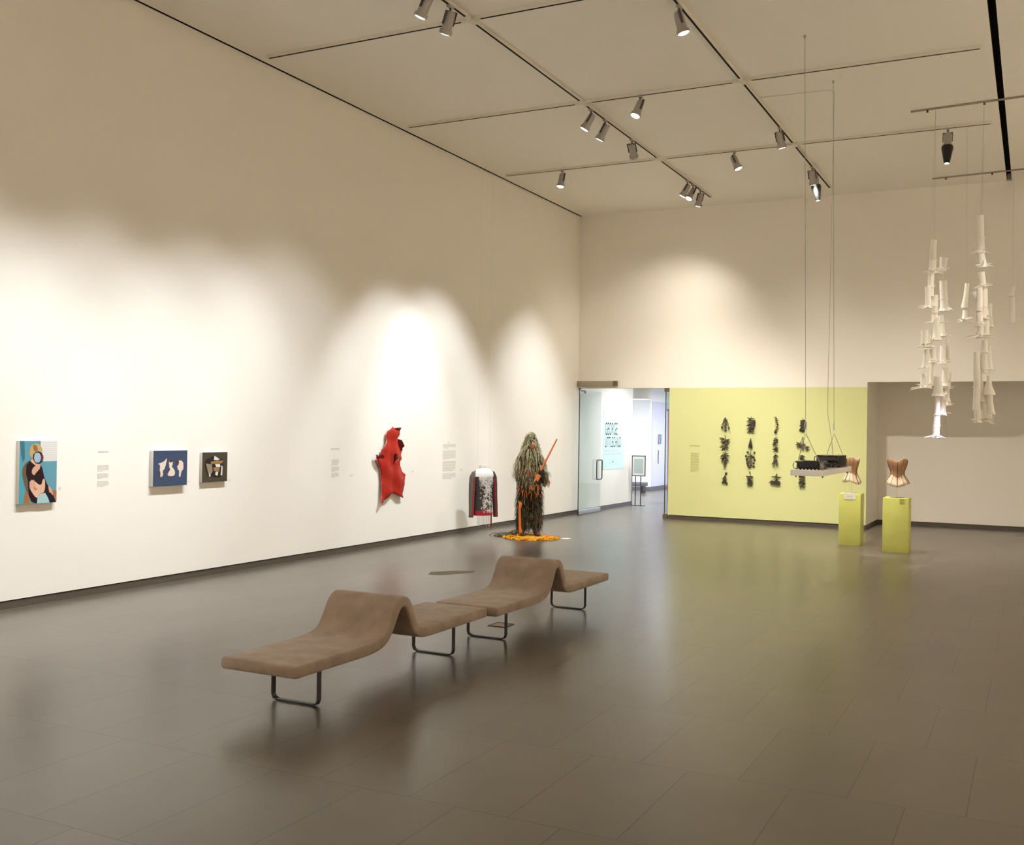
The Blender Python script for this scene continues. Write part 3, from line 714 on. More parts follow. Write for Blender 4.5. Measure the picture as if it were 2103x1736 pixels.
for s_ in (-1, 1):
    pth = [(s_ * .135, 0, 1.185), (s_ * .18, 0, 1.155), (s_ * .208, .005, 1.08), (s_ * .222, .005, .95), (s_ * .232, 0, .75), (s_ * .242, -.02, .55), (s_ * .248, -.03, .345)]
    sl = MB().tube(pth, [.036, .055, .066, .062, .055, .048, .044], 18).obj('sleeve', JK_GREY if s_ < 0 else JK_CHAR, jk, 60)
    bd = MB().tube([(a[0] - s_ * .01, a[1] - .9 * r_, a[2]) for a, r_ in zip(pth[2:], [.066, .062, .055, .048, .044])], .017, 8).obj('sleeve_trim', JK_RED, sl, 60)
    MB().tube([(s_ * .248, -.03, .345), (s_ * .248, -.03, .375)], .047, 16).obj('cuff', FIXD, sl, 40)
def front(x, z, off=.004):
    for (a0, b0, z0), (a1, b1, z1) in zip(tors, tors[1:]):
        if z0 <= z <= z1:
            t = (z - z0) / (z1 - z0); rx = a0 + (a1 - a0) * t; ry = b0 + (b1 - b0) * t; break
    q = min(.98, abs(x / rx)); return V3((x, -ry * (1 - q ** 2.4) ** (1 / 2.4) - off, z))
rnd = random.Random(5); bw = MB(); U = V3((1, 0, 0)); Wv = V3((0, 0, 1))
for k in range(105):
    z = .44 + .68 * k / 104; xc = .035 + .035 * math.sin(k * .9)
    for q in range(2):
        x = max(-.12, min(.15, xc + rnd.uniform(-.09, .10) * (1 + max(0, z - .8))))
        bw.ring(front(x, z), rnd.uniform(.008, .024), .0028, U, Wv, 0, 8, 4, rnd.choice((1, .75, .6)))
for k in range(60):
    x = rnd.uniform(-.02, .155); z = rnd.uniform(.44, 1.08); bw.ball(front(x, z, .003), .006, 0, 5, 3)
for k in range(24):
    t = k / 23; bw.tube([front(.05 + .05 * math.sin(t * 11), .46 + .6 * t), front(.05 + .05 * math.sin((t + .045) * 11), min(1.1, .46 + .6 * (t + .045)))], .004, 4)
for k in range(420):
    x_ = rnd.uniform(-.13, .16); bw.ball(front(x_, 1.115 - (.10 + .22 * max(0, 1 - abs(x_ - .04) / .12)) * rnd.random() ** 1.3, .002), rnd.uniform(.004, .009), 0, 5, 3)
bwo = bw.obj('beadwork', BEAD, jk); bwo['kind'] = 'stuff'
fl = MB()
for x, z, r_, mi in ((.01, .50, .020, 0), (.075, .515, .016, 0), (.05, .70, .026, 2), (.08, .67, .014, 0), (-.06, .80, .012, 0), (-.02, .78, .024, 1), (.03, .60, .022, 1), (.06, .56, .03, 1), (.0, .70, .02, 1), (-.03, .9, .03, 2), (.10, .75, .02, 1), (-.05, .52, .012, 0)):
    fl.ball(front(x, z, .004), r_, mi, 8, 5, (1, .4, 1))
fl.obj('appliqued_flower', [BEADR, BEADG, BROWNP], jk, 60)
fr = MB()
for k in range(26):
    x = -.15 + .3 * k / 25; z1 = .16 + rnd.uniform(0, .06); mi = 0 if k in (24, 25, 23) else 1 + (k % 2)
    p = front(x * .98, .40, 0); fr.tube([(p.x, p.y, .40), (p.x + rnd.uniform(-.006, .006), p.y, .28), (p.x + rnd.uniform(-.01, .01), p.y, z1 - (.05 if mi == 0 else 0))], .0045 if mi == 0 else .0022, 4, mi)
fr.obj('fringe', [JK_RED, BROWNP, BEAD], jk)
for s_ in (-1, 1): MB().tube([(s_ * .12, 0, 1.23), (s_ * .10, .02, ZC - .0)], .0008, 4).obj('hanging_thread', THREAD, jk)

# ------------------------------------------------------------------ figure in shaggy suit
def skin_figure(name, nodes, links, m, parent, root=0, sub=2):
    """nodes: (x,y,z,rx,ry)"""
    me = bpy.data.meshes.new(name); me.from_pydata([n[:3] for n in nodes], links, []); me.update()
    o = bpy.data.objects.new(name, me); C.objects.link(o)
    o.modifiers.new('skin', 'SKIN'); sv = me.skin_vertices[0].data
    for i, n in enumerate(nodes): sv[i].radius = (n[3], n[4]); sv[i].use_root = (i == root)
    sb = o.modifiers.new('sub', 'SUBSURF'); sb.levels = sub; sb.render_levels = sub
    bpy.context.view_layer.update()
    new = bpy.data.meshes.new_from_object(o.evaluated_get(bpy.context.evaluated_depsgraph_get()))
    bpy.data.objects.remove(o)
    new.materials.clear(); new.materials.append(m)
    for p in new.polygons: p.use_smooth = True
    r = bpy.data.objects.new(name, new); C.objects.link(r); r.parent = parent
    return r
fg = thing('camouflage_figure', 'standing life-size figure in a shaggy camouflage suit with orange strips, holding an orange rifle', 'figure', (-8.40, 17.40, .02), math.radians(38))
N = [(0, .0, .92, .17, .13), (0, .0, 1.12, .15, .12), (0, .0, 1.32, .16, .12), (0, .01, 1.48, .11, .09), (0, -.01, 1.58, .07, .07), (0, -.03, 1.68, .095, .11), (0, -.02, 1.80, .085, .10),   # trunk, neck, head
     (-.105, 0, .82, .115, .11), (-.12, .01, .50, .105, .10), (-.13, .03, .12, .085, .085), (-.16, -.10, .045, .045, .04),   # right leg
     (.105, 0, .82, .115, .11), (.115, -.02, .50, .105, .10), (.115, -.02, .12, .085, .085), (.13, -.16, .045, .045, .04),    # left leg
     (-.17, .01, 1.44, .07, .07), (-.225, .02, 1.14, .055, .055), (-.09, -.22, 1.06, .042, .042), (.035, -.285, .995, .033, .03),   # right arm
     (.17, .01, 1.44, .07, .07), (.25, -.02, 1.16, .055, .055), (.25, -.18, 1.13, .042, .042), (.185, -.285, 1.17, .033, .03)]
L = [(0, 1), (1, 2), (2, 3), (3, 4), (4, 5), (5, 6), (0, 7), (7, 8), (8, 9), (9, 10), (0, 11), (11, 12), (12, 13), (13, 14), (3, 15), (15, 16), (16, 17), (17, 18), (3, 19), (19, 20), (20, 21), (21, 22)]
body = skin_figure('body', N, L, GH[3], fg)
# hands: palm, four bent fingers and a thumb closing round the rifle
ax0 = V3((.005, -.315, .955)); ax1 = V3((.42, -.36, 1.80)); AX = (ax1 - ax0).normalized()
def hand(center, wrist, side):
    c = V3(center); out = MB(); wv = (c - V3(wrist)).normalized()
    across = AX; up = wv.cross(across).normalized() * side
    out.tube([V3(wrist), c - wv * .035, c + wv * .005], [.026, .034, .030], 8)
    for i in range(4):
        base = c + across * (.027 - .018 * i) + wv * .005; ln = (.9, 1.05, 1.0, .8)[i]
        pts_ = [base]
        for k, a in enumerate((15, 60, 120, 165)):
            a = math.radians(a); pts_.append(pts_[-1] + (wv * math.cos(a) + up * math.sin(a)) * .024 * ln)
        out.tube(pts_, [.0095, .009, .0085, .008, .006], 6)
    th = [c - wv * .025 + across * .03, c - wv * .005 + across * .05 + up * .015, c + wv * .008 + across * .045 + up * .035, c + wv * .018 + across * .035 + up * .05]
    out.tube(th, [.011, .011, .009, .006], 6)
    return out
hand((.045, -.305, .99), (.02, -.28, 1.0), 1).obj('hand', SKINK, fg, 60)
hand((.17, -.305, 1.185), (.19, -.28, 1.165), 1).obj('hand', SKINK, fg, 60)
for bx, by, q in ((-.155, .0, 0), (.125, -.04, 0)):
    bo = MB(); rings = []
    for (yy, rx, z0, z1) in ((.075, .030, .0, .10), (.05, .048, .0, .16), (.0, .052, .0, .17), (-.07, .05, .0, .11), (-.13, .052, .0, .085), (-.18, .042, .0, .065), (-.205, .02, .005, .04)):
        rings.append([(bx + rx * math.cos(2 * PI * k / 12), by + yy, (z0 + z1) / 2 + (z1 - z0) / 2 * math.sin(2 * PI * k / 12)) for k in range(12)])
    bo.loft(rings, 0, True, True); bo.obj('boot', BOOT, fg, 60)
# shaggy strips sampled over the body
bpy.context.view_layer.update()
rnd = random.Random(21); me = body.data
polys = [(p.area, p.center.copy(), p.normal.copy()) for p in me.polygons]
tot = sum(p[0] for p in polys)
strips = [MB() for _ in range(3)]
def strip(mb, p, n, ln, wd, mi, fl=.35):
    n = V3(n); side = n.cross(V3((0, 0, 1)));
    if side.length < .1: side = V3((1, 0, 0))
    side.normalize(); side = (side + V3((0, 0, rnd.uniform(-.5, .5)))).normalized()
    d0 = (n * fl * 1.6 + V3((rnd.uniform(-.35, .35), rnd.uniform(-.35, .35), -.7))).normalized()
    d1 = (V3((rnd.uniform(-.2, .2), rnd.uniform(-.2, .2), -1)) + n * .15).normalized()
    a = p; b = a + d0 * ln * .5; c_ = b + d1 * ln * .5
    mb.add([a - side * wd * .4, a + side * wd * .4, b + side * wd * .5, b - side * wd * .5, c_ + side * wd * .12, c_ - side * wd * .12], [(0, 1, 2, 3), (3, 2, 4, 5)], mi)
for (ar, ce, nm) in polys:
    if ce.z < .16 or (1.56 < ce.z < 1.74 and ce.y < -.06 and abs(ce.x) < .055): continue
    k = ar / tot * 7600; k = int(k) + (rnd.random() < k - int(k))
    for _ in range(k):
        p = ce + V3((rnd.uniform(-.03, .03), rnd.uniform(-.03, .03), rnd.uniform(-.03, .03)))
        z = p.z
        if z > 1.22: mi = rnd.choices((0, 1, 2, 3), (9, 3, 1, 1))[0]  # pale strips up top, dark ones below: overhead light put into the colour
        elif z > .95: mi = rnd.choices((0, 1, 2, 3, 4), (2, 4, 4, 3, 1))[0]
        else: mi = rnd.choices((0, 1, 2, 3, 4), (.1, .6, 3, 9, .6))[0]
        strip(strips[0], p, nm, rnd.uniform(.08, .17), rnd.uniform(.006, .014), mi)
# hood merging the head into the shoulders
for k in range(760):
    a = rnd.uniform(0, 2 * PI); t = rnd.random(); z = 1.93 - .48 * t; rr = .015 + .185 * t ** .8
    if abs(a - 1.5 * PI) < .45 and .16 < t < .62: continue
    p = V3((rr * math.cos(a), rr * .8 * math.sin(a) - .02, z)); strip(strips[0], p, V3((math.cos(a), math.sin(a), .5)), rnd.uniform(.09, .17), rnd.uniform(.007, .015), rnd.choices((0, 1, 2, 3), (9, 3, 1, 1))[0])  # hood kept pale, as if lit from above
for k in range(260):  # long strips off the right forearm and both cuffs
    t = rnd.random(); p = V3((-.23, .02, 1.12)).lerp(V3((.0, -.26, 1.02)), t) if k % 3 else V3((.26, -.03, 1.14)).lerp(V3((.24, -.22, 1.14)), t)
    strip(strips[0], p, V3((rnd.uniform(-1, 1), -1, -.2)).normalized(), rnd.uniform(.12, .26), rnd.uniform(.010, .02), rnd.choices((0, 1, 2, 3), (1, 3, 4, 5))[0], .2)
so = strips[0].obj('shaggy_strips', GH + [GH_R], fg); so['kind'] = 'stuff'
orr = MB()
for k in range(70):
    a = rnd.uniform(1.05 * PI, 1.95 * PI); z = rnd.choice((rnd.uniform(.78, .98), rnd.uniform(1.0, 1.25))); p = V3((.20 * math.cos(a), .17 * math.sin(a), z))
    strip(orr, p, V3((math.cos(a), math.sin(a), 0)), rnd.uniform(.10, .2), rnd.uniform(.012, .028), rnd.choice((0, 0, 1)), .5)
for x, y_, z in ((.16, -.24, .96), (.10, -.26, .95), (.30, -.16, 1.10), (.27, -.2, 1.1)): strip(orr, V3((x, y_, z)), V3((0, -1, 0)), .24, .03, 0, .2)
orr.obj('rust_rags', [GH_R, GH_O], fg)
MB().tube([(-.215, -.07, .63), (-.195, -.13, .60), (-.215, -.135, .50), (-.205, -.13, .32), (-.20, -.12, .15), (-.175, -.13, .03)], [.02, .034, .022, .024, .028, .034], 10).obj('orange_leg_strip', ORANGE, fg, 60)
MB().ball((.01, -.135, 1.645), .05, 0, 10, 6, (1, .5, 1.4)).obj('face_cloth', GH_R, fg, 60)

rf_ = thing('toy_rifle', 'orange rifle with a long tapering barrel held diagonally by the shaggy figure', 'rifle', fg.location, fg.rotation_euler.z)
P = lambda t: ax0.lerp(ax1, t)
MB().tube([P(.30), P(.45), P(1.0)], [.022, .019, .014], 12).obj('barrel', ORANGE, rf_, 40)
Mx = Matrix.Translation(P(.0)) @ (ax1 - ax0).to_track_quat('Z', 'Y').to_matrix().to_4x4()
LL = (ax1 - ax0).length
bevel(MB().box((-.016, -.045, -.10), (.016, .03, LL * .23), 0, Mx).obj('stock', ORANGE, rf_), .008)
bevel(MB().box((-.02, -.035, LL * .23), (.02, .035, LL * .32), 0, Mx).obj('receiver', STEEL_K, rf_), .006)
MB().tube([Mx @ V3((0, -.035, LL * .26)), Mx @ V3((0, -.10, LL * .22))], .018, 8).obj('grip', STEEL_K, rf_, 40)
MB().tube([P(.985), P(1.0)], .017, 10).obj('muzzle', ORANGE, rf_, 40)
tag(MB().prism([(.06, .955), (.24, .98), (.26, 1.10), (.22, 1.16), (.10, 1.10)], lambda p, t: (fg.matrix_basis @ V3((p[0], -.19 + t, p[1]))), 0, .02).obj('hanging_cloth', SNOOT), 'black cloth panel hanging behind the orange rifle at the figure\'s waist', 'cloth')

mt = thing('petal_mat', 'ragged mat of bright yellow and orange petals under the shaggy figure', 'mat', (-8.21, 17.12, 0))
m = MB(); n = 40; rr = [(.50 + rnd.uniform(-.025, .025)) for _ in range(n)]
m.loft([[(r_ * s_ * math.cos(2 * PI * k / n), r_ * s_ * math.sin(2 * PI * k / n), z) for k, r_ in enumerate(rr)] for s_, z in ((1, 0), (1, .012), (.93, .022), (.5, .018), (.02, .018))], 0); m.obj('felt_base', YELLOW, mt)
pm = MB()
for k in range(520):
    a = rnd.uniform(0, 2 * PI); r_ = .51 * math.sqrt(rnd.uniform(.25, 1.02)); p = V3((r_ * math.cos(a), r_ * math.sin(a), .014))
    u = V3((rnd.uniform(-1, 1), rnd.uniform(-1, 1), rnd.uniform(-.1, .5))).normalized(); w_ = u.cross(V3((0, 0, 1))).normalized(); s_ = rnd.uniform(.02, .045)
    mi = 1 if (r_ > .47 and rnd.random() < .14) else 0
    pm.add([p - u * s_, p + w_ * s_ * .6 + V3((0, 0, .012)), p + u * s_ + V3((0, 0, .004)), p - w_ * s_ * .6 + V3((0, 0, .012))], [(0, 1, 2, 3)], mi)
po_ = pm.obj('petals', [YELLOW, PETALR], mt); po_['kind'] = 'stuff'
nt_ = thing('camouflage_net', 'olive netting and bare twigs spread on the floor left of the petal mat', 'net', (-8.72, 17.35, 0))
m = MB()
for k in range(170):
    a = rnd.uniform(0, 2 * PI); r_ = math.sqrt(rnd.random()); p = V3((r_ * .30 * math.cos(a), r_ * .42 * math.sin(a), .004)); strip(m, p + V3((0, 0, .02)), V3((rnd.uniform(-1, 1), rnd.uniform(-1, 1), .2)).normalized(), .03, .05, 0)
    u = V3((rnd.uniform(-1, 1), rnd.uniform(-1, 1), 0)).normalized(); w_ = V3((-u.y, u.x, 0)); m.add([p - u * .06, p + w_ * .018, p + u * .06, p - w_ * .018], [(0, 1, 2, 3)], 0)
m.v = [(x, y_, max(z, .002)) for x, y_, z in m.v]
m.obj('netting', NET, nt_)
for k in range(5):
    p = [V3((-.30 + .06 * k, -.35 + .1 * k, .01))]
    for j in range(5): p.append(p[-1] + V3((rnd.uniform(.02, .09), rnd.uniform(.06, .16), rnd.uniform(-.02, .055) if j < 3 else -.02)))
    p = [V3((q.x, q.y, max(.012, q.z))) for q in p]
    tw = MB().tube(p, [.009, .008, .007, .006, .005, .003], 6)
    tw.tube([p[2], p[2] + V3((.08, -.04, .03)), p[2] + V3((.14, -.02, .02))], [.006, .004, .002], 5); tw.obj('twig', TWIG, nt_, 60)
tag(MB().box((-7.70, 17.29, 0), (-7.56, 17.44, .006)).obj('floor_label', PAPER), 'small white label card on the floor right of the petal mat', 'label card')

# ------------------------------------------------------------------ dried plants on the green wall
def leaf(mb, p, ang, ln, wd, rnd, mi=0, droop=0., tip=.15, base_d=0.):
    """leaf in the wall plane (x, z) standing a little off it along -y; ang in degrees, 0 = up"""
    pts_ = []; a = math.radians(ang); q = V3(p); out = rnd.uniform(-.35, .45)
    for k in range(5):
        pts_.append((q.copy(), a)); st = ln / 4
        q = q + V3((math.sin(a) * st, -abs(out) * st * (1 if k < 3 else -.5), math.cos(a) * st)); a += math.radians(droop) / 4 * (1 if math.sin(a) >= 0 else -1)
    prof_ = (.25, .9, 1, .7, tip)
    vs = []; 
    for (q, a), w in zip(pts_, prof_):
        s_ = V3((math.cos(a), rnd.uniform(-.3, .3), -math.sin(a))) * wd * w * .5; q = V3((q.x, min(q.y, -.004), q.z)); vs += [q - s_, q + s_]
    vs = [V3((v.x, min(v.y, -.003), v.z)) for v in vs]
    mb.add(vs, [(2 * k, 2 * k + 1, 2 * k + 3, 2 * k + 2) for k in range(4)], mi)
def plant(label, x, z, w, h, spec, seed):
    h *= .94
    """spec: leaves per stem list (t0, t1, n, angle0, angle1, length, width, round) measured down from the top"""
    rnd = random.Random(seed)
    t = thing('hanging_plant', label, 'dried plant', (x, YB, z), 0, 'dried plant bundles on the green wall')
    st_ = MB(); lf = MB(); bl = MB(); nb = 0
    for S in spec:
        kind = S[0]
        if kind == 'stem':
            pts_ = [V3((px * w, -.02 - .02 * (i % 2), pz * h)) for i, (px, pz) in enumerate(S[1])]; r0 = S[2] if len(S) > 2 else .006
            st_.tube(pts_, [r0 * (1 - .5 * i / len(pts_)) for i in range(len(pts_))], 6)
        elif kind == 'leaves':
            _, P_, n_, a0, a1, ln, wd = S[:7]; n_ = max(2, int(n_ * .74)); wd *= .8; ln *= .9; dr = S[7] if len(S) > 7 else 0; tip = S[8] if len(S) > 8 else .15
            for k in range(n_):
                u = (k + rnd.random() * .8) / n_ * (len(P_) - 1); i = min(int(u), len(P_) - 2); u -= i
                px = P_[i][0] + (P_[i + 1][0] - P_[i][0]) * u; pz = P_[i][1] + (P_[i + 1][1] - P_[i][1]) * u
                sg = 1 if k % 2 else -1; a = rnd.uniform(a0, a1) * sg
                leaf(lf, (px * w, -.025 + rnd.uniform(-.03, .012), pz * h), a, ln * h * rnd.uniform(.75, 1.15), wd * rnd.uniform(.8, 1.2), rnd, rnd.choices((0, 1, 2), (5, 3, 2))[0], dr, tip)
        elif kind == 'ball':
            bl.ball((S[1][0] * w, -.03, S[1][1] * h), S[2], 0, 9, 6, (1, .8, 1)); nb += 1
        elif kind == 'block':
            bl.prism([(p[0] * w, p[1] * h) for p in S[1]], lambda p, tt: (p[0], -tt, p[1]), .006, .05); nb += 1
    if st_.v: st_.obj('stem', PL[1], t, 60)
    if lf.v: lf.obj('leaves', PL, t)
    if nb: bl.obj('seed_head', PL[0], t, 60)
    return t
col = (-6.138, -5.572, -5.022, -4.452); row = (2.168, 1.747, 1.392, .967)
axis = [(0, .5), (0, -.5)]
S = {
 (0, 0): ('fan-shaped dried sprig widening downward with small seed balls, top of the leftmost column', .22, .34, [('stem', axis), ('stem', [(0, .45), (-.3, 0), (-.4, -.35)]), ('stem', [(0, .45), (.3, 0), (.4, -.3)]), ('leaves', [(0, .5), (0, -.3)], 20, 130, 165, .32, .018), ('leaves', [(-.1, .3), (-.4, -.3)], 12, 120, 170, .25, .016), ('leaves', [(.1, .3), (.4, -.3)], 12, 120, 170, .25, .016), ('leaves', [(0, .3), (0, .2)], 6, 60, 100, .25, .014), ('ball', (0, -.44), .022), ('ball', (-.38, -.22), .018), ('ball', (.36, -.24), .018)]),
 (0, 1): ('dense leafy dried bunch tapering to a point, top of the second column', .21, .38, [('stem', axis), ('leaves', [(0, .3), (0, -.4)], 44, 95, 165, .30, .030), ('leaves', [(0, .4), (0, .2)], 10, 30, 95, .26, .024), ('block', [(.1, .25), (.42, .3), (.46, .1), (.36, -.2), (.1, -.3)]), ('ball', (0, -.38), .03)]),
 (0, 2): ('thin curved dried stalk ending in a dark ball, top of the third column', .11, .39, [('stem', [(-.1, .48), (.15, .25), (.25, 0), (.2, -.25), (-.1, -.42)], .010), ('leaves', [(-.1, .48), (.15, .25), (.25, 0), (.2, -.25), (0, -.38)], 40, 60, 130, .13, .014), ('ball', (-.1, -.42), .032)]),
 (0, 3): ('compact dark dried clump with a hooked tail, top of the rightmost column', .17, .30, [('block', [(-.2, .35), (.15, .45), (.42, .2), (.40, -.1), (.2, -.35), (-.1, -.3), (-.25, 0)]), ('leaves', [(0, .4), (0, -.3)], 36, 60, 150, .26, .034), ('leaves', [(0, .5), (0, .4)], 3, 0, 40, .16, .010), ('ball', (-.3, -.36), .028), ('ball', (0, -.40), .032)]),
 (1, 0): ('broad-leaved dried sprig, second down in the leftmost column', .22, .33, [('stem', axis), ('leaves', [(0, .3), (0, -.3)], 24, 75, 150, .42, .036), ('leaves', [(0, .35), (.0, .1)], 7, 60, 100, .48, .030), ('ball', (-.15, -.35), .034), ('leaves', [(0, .5), (0, .4)], 2, 0, 10, .2, .01)]),
 (1, 1): ('small neat cone of straight dried stalks, second down in the second column', .15, .27, [('leaves', [(0, .5), (0, .46)], 34, 166, 180, .95, .010), ('block', [(0, .48), (.14, 0), (.28, -.35), (-.1, -.38), (-.14, 0)]), ('leaves', [(0, .3), (0, -.1)], 14, 158, 172, .5, .012)]),
 (1, 2): ('upright dried spike with whorled leaves, second down in the third column', .16, .34, [('stem', axis), ('leaves', [(0, .4), (0, -.45)], 50, 60, 150, .22, .024), ('leaves', [(0, .49), (0, .48)], 2, 85, 95, .14, .012), ('ball', (-.36, .0), .016), ('ball', (0, -.4), .024)]),
 (1, 3): ('forked dried sprig with two rosettes, second down in the rightmost column', .29, .38, [('stem', [(0, .5), (-.15, .1), (-.22, -.1)], .004), ('stem', [(0, .5), (.08, .15), (.3, -.15)], .004), ('stem', [(0, .5), (.0, .1), (0, -.1)], .004), ('leaves', [(-.25, .05), (-.2, -.05)], 22, 10, 175, .26, .030), ('leaves', [(.28, -.05), (.34, -.2)], 18, 60, 178, .26, .020), ('leaves', [(0, .1), (0, -.2)], 14, 80, 170, .2, .024)]),
 (2, 0): ('long dried sprig narrowing to a tail, third down in the leftmost column', .18, .40, [('stem', axis, .008), ('leaves', [(0, .36), (0, -.05)], 34, 100, 165, .32, .034), ('leaves', [(0, .38), (0, .34)], 4, 70, 95, .26, .022), ('leaves', [(0, -.1), (0, -.4)], 16, 145, 172, .18, .016)]),
 (2, 1): ('tall dried plant with round leaves on thin stalks, third down in the second column', .24, .41, [('stem', axis), ('stem', [(0, .1), (-.25, .44)], .003), ('stem', [(0, .1), (.35, .42)], .003)] + [('ball', p, .024) for p in ((-.25, .44), (.36, .43), (-.4, .22), (.3, .16), (-.33, .05), (.38, .02), (-.28, -.2), (.3, -.18), (.32, -.36), (-.05, -.42), (-.3, -.05), (-.2, -.3))] + [('leaves', [(0, .35), (0, -.4)], 30, 60, 140, .2, .026, 0, .4)]),
 (2, 2): ('drooping dried sprig with splayed lower leaves, third down in the third column', .21, .33, [('stem', [(0, .48), (0, -.1)]), ('leaves', [(0, .45), (0, 0)], 30, 110, 165, .24, .020), ('leaves', [(0, .1), (0, -.15)], 14, 140, 168, .5, .024)]),
 (2, 3): ('short dried sprig half hidden behind the hanging shelf, third down in its column', .15, .30, [('stem', axis), ('leaves', [(0, .48), (0, -.3)], 36, 100, 160, .28, .036)]),
 (3, 0): ('dried sprig with a knob on top and a spreading base, bottom of the leftmost column', .16, .29, [('stem', [(.15, .45), (0, .1), (0, -.4)], .012), ('ball', (.2, .42), .026), ('ball', (.3, -.42), .026), ('ball', (-.3, -.34), .022), ('leaves', [(0, .2), (0, -.35)], 26, 110, 160, .25, .026), ('leaves', [(0, -.1), (0, -.3)], 4, 60, 90, .3, .012)]),
 (3, 1): ('bushy oval dried bunch, bottom of the second column', .20, .32, [('stem', axis), ('leaves', [(.0, .25), (.0, -.42)], 56, 60, 160, .26, .028), ('leaves', [(-.3, .25), (-.1, .1)], 8, 40, 140, .18, .02), ('leaves', [(0, .5), (0, .35)], 5, 10, 50, .22, .012)]),
 (3, 2): ('dried stem with two spread arms over a square dark mass, bottom of the third column', .27, .30, [('stem', [(.1, .5), (.1, 0)], .014), ('leaves', [(.05, .25), (.05, .2)], 2, 85, 100, .46, .034, 0), ('leaves', [(.1, .45), (.1, 0)], 14, 120, 165, .25, .03), ('block', [(-.36, -.02), (.36, -.06), (.34, -.40), (.1, -.36), (-.38, -.28)]), ('leaves', [(-.3, -.1), (.3, -.15)], 22, 110, 178, .28, .03)]),
 (3, 3): ('dense oval dried bunch just below the hanging shelf, bottom of the rightmost column', .18, .31, [('stem', axis), ('leaves', [(0, .4), (0, -.35)], 60, 60, 150, .28, .032)]),
}
for (r_, c_), (lab, w, h, spec) in S.items(): plant(lab, col[c_], row[r_], w, h, spec, 100 + r_ * 4 + c_)

# ------------------------------------------------------------------ hanging shelf and what stands on it
sh = thing('hanging_shelf', 'long white shelf board hung from the ceiling on two wires before the green wall', 'hanging shelf', (-2.545, 14.35, 0))
bevel(MB().box((-.195, -1.15, 1.465), (.195, 1.15, 1.535)).obj('board', SHELFW, sh), .003)
for yy, zt in ((-.95, ZC), (.95, ZC)):
    w = MB(); xo = -.03 if yy < 0 else 0
    w.tube([(xo - .10, yy, zt), (xo - .02, yy, 2.0)], .0035, 6); w.tube([(xo - .1, yy, zt - .05), (xo - .1, yy, zt)], [.004, .02], 8)
    for s_ in (-1, 1): w.tube([(xo - .02, yy, 2.0), (s_ * .165, yy, 1.555), (s_ * .165, yy, 1.44)], .004, 6)
    wo = w.obj('suspension_wire', WIRE, sh)
    cb = MB(); pts_ = [(xo - .02 + .016 * math.cos(a * PI / 6), yy, 2.10 + .05 * math.sin(a * PI / 6)) for a in range(13)]
    cb.tube(pts_, .004, 6).tube([(xo - .02, yy, 1.98), (xo - .02, yy, 2.05)], .007, 6); cb.obj('carabiner', CHROME, wo)
for sx in (-1, 1):
    for yy in (-.95, .95): MB().tube([(sx * .165, yy, 1.44), (sx * .165, yy, 1.466)], .009, 6).obj('bolt', FIXD, sh)
tb = thing('black_tub', 'glossy black flared tub at the near end of the hanging shelf', 'tub', (-2.565, 13.62, 1.536))
m = MB()
def rrect(hx, hy, z, r_=.04, n=6):
    out = []
    for cx, cy, a0 in ((hx - r_, hy - r_, 0), (-hx + r_, hy - r_, 90), (-hx + r_, -hy + r_, 180), (hx - r_, -hy + r_, 270)):
        for k in range(n): a = math.radians(a0 + 90 * k / (n - 1)); out.append((cx + r_ * math.cos(a), cy + r_ * math.sin(a), z))
    return out
m.loft([rrect(.13, .20, 0), rrect(.14, .22, .03), rrect(.145, .23, .085), rrect(.165, .25, .10), rrect(.165, .25, .107), rrect(.14, .225, .10), rrect(.12, .19, .02)], 0, True, True); m.obj('shell', GLOSSK, tb, 50)
MB().tube([(-.12, -.21, .012), (-.17, -.22, .015), (-.185, -.22, .05), (-.17, -.22, .09)], .005, 6).obj('lead', STEEL_K, tb)
for k in range(6): MB().tube([(-.11 + .045 * k, -.232, .006), (-.11 + .045 * k, -.226, .006)], .009, 8).obj('foot_stud', CHROME, tb)
bx = thing('black_box', 'tall glossy black box with a slatted end at the far end of the hanging shelf', 'box', (-2.53, 14.95, 1.536))
bevel(MB().box((-.16, -.30, .0), (.14, .30, .165)).obj('case', GLOSSK, bx), .012, 3)
m = MB()
for k in range(6): m.box((.142 + .0, -.28 + .1 * k, .02), (.150, -.24 + .1 * k, .16))
m.box((.14, -.30, .0), (.160, .30, .012)).obj('slats', STEEL_K, bx)
MB().tube([(-.16, -.2, .05), (-.20, -.22, .09), (-.19, -.25, .14), (-.15, -.26, .15)], .006, 6).obj('handle', STEEL_K, bx, 60)
MB().tube([(-.02, 0, .165), (-.02, 0, .172)], .02, 10).tube([(.08, .1, .165), (.08, .1, .172)], .012, 10).obj('top_knob', CHROME, bx)
ct = thing('cable_tangle', 'tangle of black cables and metal clips in the middle of the hanging shelf', 'cables', (-2.53, 14.15, 1.536))
rnd = random.Random(8); m = MB()
for k in range(16):
    p = [V3((rnd.uniform(-.14, .14), rnd.uniform(-.22, .4), rnd.uniform(.006, .03)))]
    for j in range(6): p.append(V3((max(-.16, min(.16, p[-1].x + rnd.uniform(-.1, .1))), max(-.25, min(.44, p[-1].y + rnd.uniform(-.16, .16))), rnd.uniform(.006, .085))))
    m.tube([V3(q) for q in p], .006, 5)
m.obj('cable', SNOOT, ct, 60)
m = MB()
for k in range(16): p = V3((rnd.uniform(-.14, .15), rnd.uniform(-.2, .42), rnd.uniform(.01, .06))); m.tube([p, p + V3((rnd.uniform(-.04, .04), rnd.uniform(-.03, .03), .01))], .006, 6)
m.obj('clip', CHROME, ct)
bevel(MB().box((-.15, -.26, 0), (.10, -.03, .09)).obj('plug_block', GLOSSK, ct), .01)
